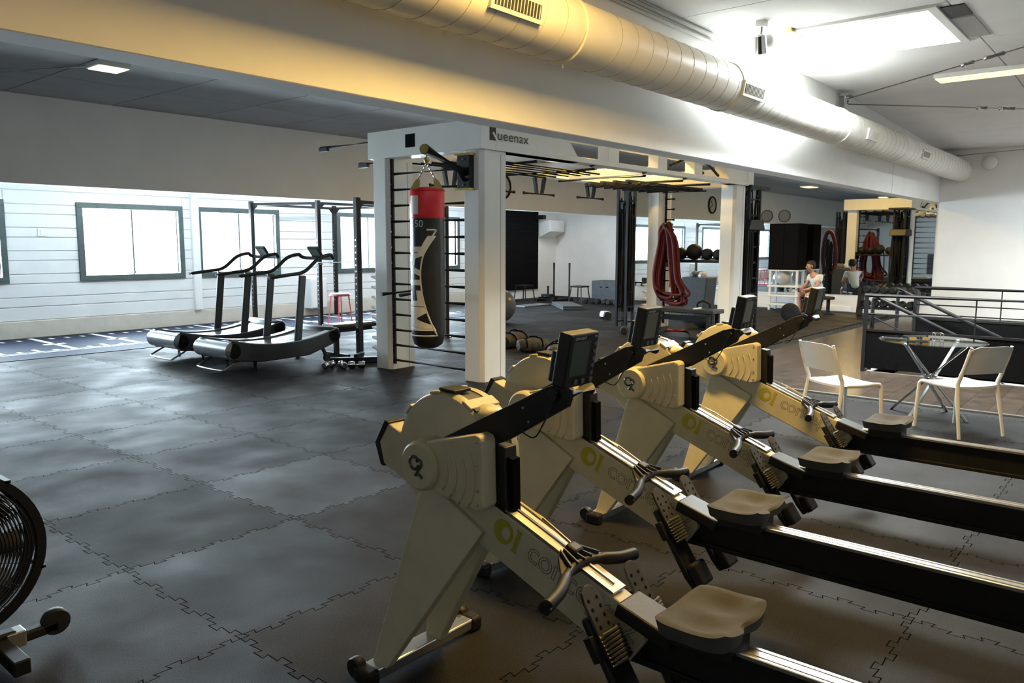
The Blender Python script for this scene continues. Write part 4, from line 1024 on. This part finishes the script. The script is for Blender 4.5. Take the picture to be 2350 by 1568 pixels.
tag(MB().box(-.12, .12, -.02, .02, 0, .02).build('towel', 'lane_white', loc=(12.1, 6.05, .57), smooth=False, bevel=.006), 'small white strip lying on top of the black bench', 'towel')
for k, (px, py) in enumerate(((1470, 765), (1432, 766), (1615, 782))):
    dumbbell('dumbbell', ('dumbbell with pale grip on the floor left of the black bench', 'small dark dumbbell standing alone left of the bench', 'pale dumbbell on the floor under the right end of the bench')[k], tuple(onZ(px, py)), .5*k, .07, .2, 'medball', 'loose dumbbells round the bench')
# medicine ball shelf with balls
sh = thing('ball_shelf', 'black shelf between the right posts of the rig carrying medicine balls', 'shelf', (14.0, 7.1, 1.30))
MB().box(-.2, .2, -.62, .66, 0, .05).build('tray', 'black_metal', sh, smooth=False, bevel=.006)
for x in (-.2, .2): MB().tube([(x, -.62, .09), (x, .66, .09)], .012, 6).build('lip', 'black_metal', sh)
for y in (-.63, .67): MB().box(-.2, .2, y-.015, y+.015, -.1, .12).build('bracket', 'black_metal', sh, smooth=False)
for k, (y, r) in enumerate(((.53, .12), (.28, .12), (.0, .155), (-.275, .115), (-.50, .105))):
    o = MB().sphere((0, 0, 0), r, 22, 14).build('medicine_ball', 'medball', loc=(13.98, 7.1+y, 1.35+r))
    tag(o, ('dark medicine ball at the left end of the black shelf', 'dark medicine ball second from the left on the shelf', 'tallest dark medicine ball, in the middle of the shelf', 'dark medicine ball right of the tallest one on the shelf', 'large dark medicine ball at the right end of the shelf')[k], 'medicine ball', 'medicine balls on the rig shelf')
# red battle ropes hung over the pegs
t = thing('battle_rope', 'red battle rope hung in long loops on the left rear post at the right end', 'battle rope', (13.72, 7.5, 0))
rr = random.Random(5)
for k in range(14):
    w0 = .07+.011*k; y0 = rr.uniform(-.05, .03); zb = .55+rr.uniform(-.1, .12); xx = -.02-.05*(k % 5); zt_ = 2.06-.012*k
    pts = catmull([(xx, y0+.08, zb+.1), (xx, y0+w0+.06, 1.0), (xx+.02, y0+w0-.02, 1.6), (xx, y0+w0*.6, zt_-.1), (xx, y0, zt_), (xx, y0-w0*.7, zt_-.12), (xx+.02, y0-w0, 1.6), (xx, y0-w0-.08, 1.0), (xx, y0-.1-.03*k, zb+.05)], 5, closed=True)
    MB().tube(pts, .028, 8, closed=True).build('rope_loop', 'rope_red', t)
MB().tube([(.08, 0, 2.03), (-.25, 0, 2.03)], .03, 8).build('peg', 'black_metal', t)
# band towers: black frames full of resistance bands
def band_tower(label, p, h, w, d, n, seed, cap):
    t = thing('band_tower', label, 'band storage', p, 0, 'black band towers at the rig end'); rr = random.Random(seed)
    for a in (-1, 1):
        for c in (-1, 1): MB().bar((a*w/2, c*d/2, 0), (a*w/2, c*d/2, h), .05, .05).build('upright', 'black_metal', t, smooth=False)
    for z in [.1+.3*k for k in range(int((h-.1)/.3)+1)]:
        for c in (-1, 1): MB().bar((-w/2, c*d/2, z), (w/2, c*d/2, z), .035, .035).build('rung', 'black_metal', t, smooth=False)
    if cap: MB().box(-w/2-.18, w/2+.22, -d/2-.12, d/2+.12, h, h+.05).build('cap', 'black_metal', t, smooth=False)
    if cap: MB().prism([(-w/2-.12, 1.92), (w/2+.14, 1.92), (w/2+.05, 2.12), (-w/2-.03, 2.12)], lambda u, v, q: (u, q, v), -d/2-.08, d/2+.08).build('collar', 'black_plastic', t, smooth=False, bevel=.02)
    for k in range(n):
        x, y = rr.uniform(-w/2, w/2), rr.uniform(-d/2, d/2)*1.1; z0 = rr.uniform(.3, 1.0); z1 = rr.uniform(h*.7, h-.05); q = rr.uniform(.03, .07)
        MB().tube(catmull([(x, y-q*.4, z1-.05), (x, y, z1), (x, y+q*.4, z1-.05), (x+.02, y+q, (z0+z1)/2), (x, y+q*.6, z0+.06), (x, y, z0), (x, y-q*.6, z0+.06), (x-.02, y-q, (z0+z1)/2)], 3, closed=True), .012+.012*rr.random(), 5, closed=True).build('band', 'band', t)
    return t
band_tower('wide black tower of hanging bands right of the front right rig post', (14.62, 6.35, 0), 2.70, .5, .30, 44, 2, True)
band_tower('narrow black tower of hanging bands left of the rear right rig post', (13.62, 8.42, 0), 2.72, .26, .22, 24, 4, False)
t = thing('rope_rack', 'dark red ropes and grey poles stored beyond the band tower', 'rope rack', (17.2, 7.55, 0))
for k in range(8): MB().tube([(.05*k, .1*math.sin(k*2), .0), (.06*k-.1, .06*math.cos(k), 1.5+.06*k)], .03, 6).build('pole', 'duffel' if k % 2 else 'black_plastic', t)
MB().tube(catmull([(.1, -.1, .9), (.1, -.18, 1.4), (.1, -.05, 1.95), (.1, .12, 1.95), (.1, .2, 1.4), (.1, .12, .9)], 5, closed=True), .06, 8, closed=True).build('rope', 'rope_red', t)
t = thing('storage_bin', 'grey storage bin filled with gear behind the medicine ball shelf', 'bin', (15.6, 7.78, 0))
MB().prism([(-.22, 0), (.22, 0), (.3, .95), (-.3, .95)], lambda u, v, w: (w, u, v), -.25, .25).build('tub', 'bin_grey', t, smooth=False, bevel=.02)
for k in range(6): MB().sphere((.12*math.cos(k), .15*math.sin(k*1.7), .98), .1, 10, 8).build('gear', 'silverball' if k % 2 else 'bin_grey', t)
t = thing('kettlebell', 'black kettlebell at the foot of the front right rig post', 'kettlebell', (14.25, 7.0, 0))
MB().sphere((0, 0, .2), .2, 18, 12, (1, 1, .98)).build('bell', 'medball', t)
MB().tube(catmull([(0, -.11, .34), (0, -.13, .48), (0, 0, .54), (0, .13, .48), (0, .11, .34)], 5), .022, 8).build('handle', 'medball', t)
# soffit clock (hidden behind the near post, seen in the mirror)
t = thing('wall_clock', 'round dark rimmed clock on the soffit, visible in the mirror above the red rope', 'clock', (14.62, YS-.0, 3.02))
MB().lathe([(.001, .0), (.27, 0), (.27, .02), (.001, .02)], (0, 0, 0), (0, -1, 0), 32).build('face', 'clock_face', t)
MB().tube([(.28*math.cos(a), -.03, .28*math.sin(a)) for a in [2*PI*k/32 for k in range(32)]], .028, 8, closed=True).build('rim', 'black_metal', t)
for a, L in ((.6, .17), (2.2, .22)): MB().bar((0, -.03, 0), (L*math.sin(a), -.03, L*math.cos(a)), .018, .006).build('hand', 'black_metal', t, smooth=False)

# ================================================================== STAIR RAILINGS
def guard(label, x, y0, y1, zt, zmid, zp, posts_, thin):
    t = thing('stair_railing', label, 'railing', (x, y0, 0), 0, 'black railings round the stairwell')
    Lr = y1-y0
    MB().tube([(0, 0, zt), (0, Lr, zt)], .027, 10).build('top_rail', 'black_metal', t)
    for z in zmid: MB().tube([(0, 0, z), (0, Lr, z)], .012, 8).build('mid_rail', 'black_metal', t)
    MB().box(-.006, .006, Lr, 0, .05, zp).build('sheet_panel', 'black_matte', t, smooth=False)
    MB().bar((0, 0, zp), (0, Lr, zp), .03, .03).build('panel_edge', 'black_metal', t, smooth=False)
    for y in posts_: MB().bar((0, y-y0, 0), (0, y-y0, zt), .045, .045).build('post', 'black_metal', t, smooth=False)
    for y in thin: MB().tube([(0, y-y0, zp), (0, y-y0, zt)], .008, 6).build('baluster', 'black_metal', t)
    return t
guard('nearer black railing with sheet panel behind the glass table', 10.78, 3.02, -2.4, 1.0, (.76,), .55, (3.0, 1.0, -1.0, -2.38), (1.75,))
guard('farther black railing with sheet panel in front of the white end wall', 12.4, 2.80, -2.4, 1.04, (.80, .66), .60, (2.78, .8, -1.0, -2.38), (1.72, .3))
def handrail(label, x, y0, z0):
    t = thing('stair_handrail', label, 'handrail', (x, y0, 0), 0, 'sloping stair handrails')
    MB().tube(catmull([(0, .0, z0-.45), (0, .0, z0-.07), (0, -.03, z0-.01), (0, -.09, z0-.01), (0, -.16, z0-.045), (0, -2.2, z0-1.0)], 5), .025, 10).build('rail', 'black_metal', t)
    MB().tube([(0, 0, z0-.25), (0, -1.8, z0-1.1)], .011, 8).build('lower_rail', 'black_metal', t)
    MB().bar((0, 0, .0), (0, 0, z0-.2), .04, .04).build('post', 'black_metal', t, smooth=False)
    return t
handrail('nearer sloping black stair handrail with rounded top', 10.97, 2.97, .96)
handrail('farther sloping black stair handrail going down beyond the first', 12.2, 2.97, .99)

# ================================================================== CHAIRS AND TABLE
def chair(label, c, rz):
    t = thing('chair', label, 'chair', (c[0], c[1], 0), rz, 'white plastic chairs at the table')
    w = .21
    nx, ny = 10, 8; vs = []; fs = []
    for j in range(ny+1):
        for i in range(nx+1):
            x = -.21+.43*i/nx; y = -w+2*w*j/ny; z = .445-.018*(1-(2*j/ny-1)**2)*(1-abs(i/nx-.45))+(.0 if i < nx-1 else -.008)
            vs.append((x, y, z))
    n = len(vs); vs += [(x, y, z-.02) for x, y, z in vs]
    for j in range(ny):
        for i in range(nx): q = j*(nx+1)+i; fs += [(q, q+1, q+nx+2, q+nx+1), (n+q+nx+1, n+q+nx+2, n+q+1, n+q)]
    rim = [j for j in range(nx+1)]+[(j+1)*(nx+1)-1 for j in range(1, ny+1)]+[ny*(nx+1)+i for i in range(nx-1, -1, -1)]+[j*(nx+1) for j in range(ny-1, 0, -1)]
    for i in range(len(rim)): a, c_ = rim[i], rim[(i+1) % len(rim)]; fs.append((a, n+a, n+c_, c_))
    m = MB(); m.add(vs, fs); m.build('seat', 'chair_white', t)
    # back shell between the rear uprights, bowed backwards
    vs = []; fs = []
    for j in range(9):
        for i in range(11):
            y = -.205+.41*j/8; h = i/10; z = .555+.245*h; x = -.235-.085*h-.022*(1-(y/.205)**2)
            if i >= 9: z -= .02*(abs(y)/.205)**6
            vs.append((x, y, z))
    n = len(vs); vs += [(x-.009, y, z) for x, y, z in vs]
    for j in range(8):
        for i in range(10): q = j*11+i; fs += [(q, q+1, q+12, q+11), (n+q+11, n+q+12, n+q+1, n+q)]
    rim = list(range(11))+[j*11+10 for j in range(1, 9)]+[8*11+i for i in range(9, -1, -1)]+[j*11 for j in range(7, 0, -1)]
    for i in range(len(rim)): a, c_ = rim[i], rim[(i+1) % len(rim)]; fs.append((a, n+a, n+c_, c_))
    m = MB(); m.add(vs, fs); m.build('backrest', 'chair_white', t)
    for s in (-1, 1):
        MB().tube(catmull([(-.315, s*.21, .795), (-.28, s*.215, .68), (-.225, s*.213, .53), (-.20, s*.212, .44), (-.235, s*.225, .22), (-.275, s*.235, 0)], 5), [.014+.004*(i > 8)-.004*(i > 20) for i in range(26)], 10).build('rear_leg', 'chair_white', t)
        MB().tube(catmull([(-.20, s*.212, .435), (.0, s*.214, .428), (.17, s*.214, .434), (.215, s*.214, .415), (.228, s*.216, .36), (.245, s*.225, .0)], 5), .0165, 10).build('front_leg', 'chair_white', t)
    return t
chair('white plastic chair left of the glass table, turned away to the right', (7.22, 2.17), rad(-31))
chair('white plastic chair right of the glass table, facing away from the camera', (7.82, 1.36), rad(55))
tb = thing('glass_table', 'round glass table on crossed chrome tube legs', 'table', (8.33, 1.70, 0))
MB().lathe([(.001, .73), (.465, .73), (.47, .735), (.465, .74), (.001, .74)], n=48).build('glass_top', 'table_glass', tb)
for k in range(4):
    a = rad(75+90*k); q = rad(75+90*k+168)
    MB().tube([(.37*math.cos(a), .37*math.sin(a), 0.0), (.36*math.cos(q), .36*math.sin(q), .727)], .017, 12).build('leg', 'chrome', tb)
    MB().lathe([(.025, .715), (.025, .729)], (.36*math.cos(q), .36*math.sin(q), 0), n=12).build('top_pad', 'chrome', tb)
MB().tube([(.06*math.cos(a), .06*math.sin(a), .40) for a in [2*PI*k/16 for k in range(16)]], .008, 6, closed=True).build('centre_ring', 'chrome', tb)
p = onZ(2152, 782, .742)
t = thing('clear_box', 'small clear box with grey edges standing on the glass table', 'box', (p.x, p.y, .741), .4)
m = MB()
for x in (-.06, .06):
    for y in (-.035, .035): m.bar((x, y, 0), (x, y, .075), .004)
for z in (.002, .073):
    for y in (-.035, .035): m.bar((-.06, y, z), (.06, y, z), .004)
    for x in (-.06, .06): m.bar((x, -.035, z), (x, .035, z), .004)
m.build('edges', 'pm_grey', t, smooth=False)
MB().box(-.058, .058, -.034, .034, .003, .004).build('base', 'table_glass', t, smooth=False)
for k, (px, lb) in enumerate(((2092, 'small dark tray on the left part of the glass table'), (2122, 'small dark tray right beside the clear box on the glass table'))):
    p = onZ(px, 782, .742); t = thing('tray', lb, 'tray', (p.x, p.y, .741), .5)
    MB().box(-.05, .05, -.03, .03, 0, .012).build('base', 'table_glass', t, smooth=False)
    for x in (-.045, .0, .045): MB().box(x-.006, x+.006, -.03, .03, .012, .035).build('divider', 'lamp_reflection_yellow' if x < 0 else 'black_plastic', t, smooth=False)

# ================================================================== FAR END: SHELF, CABINET, PERSON
t = thing('white_rack', 'white metal shelf rack under the black cabinet by the mirror', 'rack', (19.75, 7.45, 0))
for x in (-.2, .2):
    for y in (-.34, .34): MB().bar((x, y, 0), (x, y, 1.02), .05, .05).build('upright', 'lamp_white', t, smooth=False)
for z in (.12, .34, .58): MB().box(-.24, .24, -.4, .4, z, z+.05).build('shelf', 'lamp_white', t, smooth=False, bevel=.01)
MB().box(-.24, .24, -.38, .38, 0.99, 1.02).build('top_shelf', 'lamp_white', t, smooth=False)
tag(MB().sphere((0, 0, 0), .19, 24, 16).build('exercise_ball', 'silverball', loc=(19.72, 7.52, .63+.19)), 'silver exercise ball on the top level of the white rack', 'ball')
t = thing('black_cabinet', 'tall black cabinet standing on the white rack beside the mirror', 'cabinet', (19.78, 7.46, 1.02))
MB().box(-.28, .28, -.38, .38, 0, 1.15).build('body', 'black_matte', t, smooth=False, bevel=.008)
MB().box(-.295, -.28, -.36, -.005, .03, 1.12).build('door', 'black_matte', t, smooth=False, bevel=.004)
MB().box(-.295, -.28, .005, .36, .03, 1.12).build('door', 'black_matte', t, smooth=False, bevel=.004)
MB().lathe([(.06, -.02), (.18, -.025), (.2, -.015), (.2, .015), (.18, .025), (.06, .02)], (0, 0, .2), (.9, .4, .0), 28).build('upright_weight_plate', 'medball', loc=onZ(1812, 738))
tag(C.objects['upright_weight_plate'], 'black weight plate standing upright on the floor before the white rack', 'weight plate')
t = thing('low_bench', 'black flat bench the person sits on', 'bench', (19.0, 6.30, 0), rad(-38))
MB().box(-.45, .25, -.16, .16, .36, .43).build('pad', 'black_plastic', t, smooth=False, bevel=.02)
for x in (-.48, .18): MB().bar((x, 0, .36), (x, 0, .03), .06, .06).build('leg', 'black_metal', t, smooth=False); MB().box(x-.03, x+.03, -.22, .22, 0, .04).build('foot', 'black_metal', t, smooth=False)
t = thing('dumbbell_rack', 'low dark rack of weights behind the stair railing under the mirror', 'weight rack', (19.2, 4.9, 0))
for y in (-.6, .6): MB().bar((0, y, 0), (.15, y, .62), .06, .3).build('side', 'black_metal', t, smooth=False)
for z in (.18, .5): MB().box(-.15, .3, -.6, .6, z, z+.04).build('tray', 'black_metal', t, smooth=False)
for k in range(6):
    for z in (.3, .62): MB().lathe([(.06, -.1), (.085, -.08), (.085, .08), (.06, .1)], (.08, -.48+k*.19, z), (1, 0, 0), 12).build('weight', 'medball', t)

pe = thing('person', 'person in a pale t-shirt and dark shorts sitting bent forward on a bench', 'person', (18.92, 6.34, -.01), rad(142))
N = [((0, 0, .53), .115), ((.04, 0, .66), .105), ((.10, 0, .80), .115), ((.16, 0, .93), .095), ((.20, 0, 1.0), .052), ((.235, 0, 1.05), .05), ((.275, 0, 1.10), .075), ((.285, 0, 1.16), .088), ((.265, 0, 1.215), .078)]
E_ = [(0, 1), (1, 2), (2, 3), (3, 4), (4, 5), (5, 6), (6, 7), (7, 8)]
shirtN = [((0, 0, .50), .135), ((.04, 0, .66), .128), ((.10, 0, .80), .135), ((.155, 0, .94), .10)]; shirtE = [(0, 1), (1, 2), (2, 3)]
shortN = [((0, 0, .52), .135)]; shortE = []; handc = []
for s in (-1, 1):
    k = len(N); N += [((.14, s*.15, .92), .062), ((.20, s*.235, .70), .042), ((.40, s*.13, .62), .032), ((.47, s*.09, .60), .028)]
    E_ += [(3, k), (k, k+1), (k+1, k+2), (k+2, k+3)]
    k = len(N); N += [((.06, s*.10, .51), .088), ((.42, s*.15, .50), .062), ((.40, s*.15, .28), .052), ((.39, s*.15, .09), .036), ((.42, s*.155, .045), .034), ((.54, s*.17, .035), .028)]
    E_ += [(0, k), (k, k+1), (k+1, k+2), (k+2, k+3), (k+3, k+4), (k+4, k+5)]
    k = len(shirtN); shirtN += [((.135, s*.16, .915), .082), ((.175, s*.215, .78), .07)]; shirtE += [(3, k), (k, k+1)]
    k = len(shortN); shortN += [((.07, s*.105, .515), .105), ((.34, s*.145, .505), .088)]; shortE += [(0, k), (k, k+1)]
    handc.append(Vector((.47, s*.085, .60)))
body = skin_obj('body', N, E_, 'skin', pe)
skin_obj('shirt', shirtN, shirtE, 'shirt', pe)
skin_obj('shorts', shortN, shortE, 'shorts', pe)
for c, s in zip(handc, (-1, 1)):
    h = MB()
    h.sphere(c+Vector((.02, 0, 0)), .034, 10, 8, (1.2, .9, .5))
    for j, L in enumerate((.062, .07, .066, .05)):
        o = c+Vector((.045, s*(.024-.016*j), 0)); h.tube([o, o+Vector((L*.5, -s*.006, .006)), o+Vector((L*.85, -s*.012, -.012))], [.0095, .009, .007], 6)
    o = c+Vector((.0, -s*.028, .006)); h.tube([o, o+Vector((.025, -s*.02, .01)), o+Vector((.05, -s*.022, .005))], [.011, .010, .008], 6)
    h.build('hand', 'skin', pe)
    f = MB(); f.sphere((.46, s*.16, .045), .055, 14, 8, (1.9, .85, .85)); f.v = [(x, y, max(0.012, z)) for x, y, z in f.v]; f.build('shoe', 'shoe', pe)
hm = MB().sphere((.246, 0, 1.185), .118, 18, 12, (.98, .88, .95)); hm.v = [(x, y, z) if not (x > .30 and z < 1.19) else (x-.035, y*.9, z+.03) for x, y, z in hm.v]
hm.build('hair', 'hair', pe)
fc = MB(); fc.sphere((.372, 0, 1.128), .017, 8, 6, (1, .8, 1.3))
for s in (-1, 1): fc.sphere((.268, s*.09, 1.15), .024, 8, 6, (.7, .4, 1.2))
fc.build('nose_and_ears', 'skin', pe)
ef = MB()
for s in (-1, 1): ef.sphere((.362, s*.032, 1.158), .011, 8, 6)
ef.bar((.36, -.022, 1.094), (.36, .022, 1.094), .008, .008); ef.build('eyes_and_mouth', 'hair', pe)
tag(MB().box(-.04, .04, -.045, .045, 0, .01).build('phone', 'black_plastic', loc=(18.50, 6.67, .61), smooth=False, bevel=.003), 'dark phone held in the hands of the seated person', 'phone')

# ================================================================== AIR BIKE AT THE LEFT EDGE
q = onY(90, 1226, 3.47); fz = q.z
ab = thing('air_bike', 'black air bike with a large caged fan at the left edge', 'exercise bike', (q.x-.335, 3.47, 0), rad(90))
RF = .335
for x in (-.075, .075):
    for k in range(20):
        r = .06+k*(RF-.08)/19; dx = x*(1-.25*(r/RF)**2)
        MB().tube([(dx, r*math.cos(a), fz+r*math.sin(a)) for a in [2*PI*j/44 for j in range(44)]], .0034, 5, closed=True).build('cage_ring', 'fan_black', ab)
    for k in range(20):
        a = 2*PI*k/20; MB().tube([(x, .05*math.cos(a), fz+.05*math.sin(a)), (x*.78, (RF-.01)*math.cos(a), fz+(RF-.01)*math.sin(a))], .003, 5).build('cage_spoke', 'fan_black', ab)
    MB().lathe([(RF-.03, x*.8-.006), (RF+.004, x*.8-.006), (RF+.004, x*.8+.006), (RF-.03, x*.8+.006), (RF-.03, x*.8-.006)], (0, 0, fz), (1, 0, 0), 56, cap=False).build('cage_band', 'fan_black', ab)
    MB().lathe([(.02, -.02), (.07, -.02), (.07, .02), (.02, .02)], (x, 0, fz), (1, 0, 0), 24).build('hub', 'fan_black', ab)
for k in range(10):
    a = 2*PI*k/10; d = Vector((0, math.cos(a), math.sin(a))); MB().obox(Vector((0, 0, fz))+d*.17, (.10, .20, .006), Matrix.Rotation(a, 3, 'X') @ Matrix.Rotation(.5, 3, 'Y')).build('fan_blade', 'black_plastic', ab, smooth=False)
for a in (-70, -20, 30, 80, 130, 200):
    a = rad(a); p0 = Vector((-.066, (RF+.005)*math.cos(a), fz+(RF+.005)*math.sin(a))); MB().bar(p0, p0+Vector((.132, 0, 0)), .02, .012).build('cage_bridge', 'fan_black', ab, smooth=False)
yf = -(onZ(28, 1462, .05).x-(q.x-.335))
MB().bar((-.26, yf+.06, .05), (.26, yf+.06, .05), .06, .06).build('front_foot', 'black_metal', ab, smooth=False, bevel=.006)
MB().bar((0, yf+.04, .062), (0, yf-.03, .062), .074, .064).build('foot_sleeve', 'aluminium', ab, smooth=False, bevel=.004)
MB().lathe([(.012, -.025), (.05, -.025), (.055, -.015), (.055, .015), (.05, .025), (.012, .025)], (0, yf-.15, .075), (1, 0, 0), 20).build('transport_wheel', 'black_plastic', ab)
MB().bar((0, yf-.02, .055), (0, yf-.16, .06), .05, .045).build('wheel_fork', 'black_plastic', ab, smooth=False, bevel=.01)
for x in (-.115, .115): MB().bar((x, 0, fz), (x*.6, yf+.1, .08), .03, .05).build('fork', 'black_metal', ab, smooth=False)
MB().bar((0, yf, .06), (0, 1.15, .10), .06, .08).build('main_beam', 'black_metal', ab, smooth=False, bevel=.01)
MB().bar((-.28, 1.15, .05), (.28, 1.15, .05), .06, .07).build('rear_foot', 'black_metal', ab, smooth=False, bevel=.006)
MB().bar((0, .8, .10), (0, .95, .85), .06, .06).build('seat_post', 'black_metal', ab, smooth=False)
MB().sphere((0, .93, .89), .13, 18, 10, (.9, 1.1, .4)).build('saddle', 'black_plastic', ab)
for x in (-.2, .2): MB().tube(catmull([(x, .25, .45), (x, .3, .9), (x, .38, 1.2), (x*1.0, .55, 1.25)], 5), .018, 8).build('handle_lever', 'black_metal', ab)
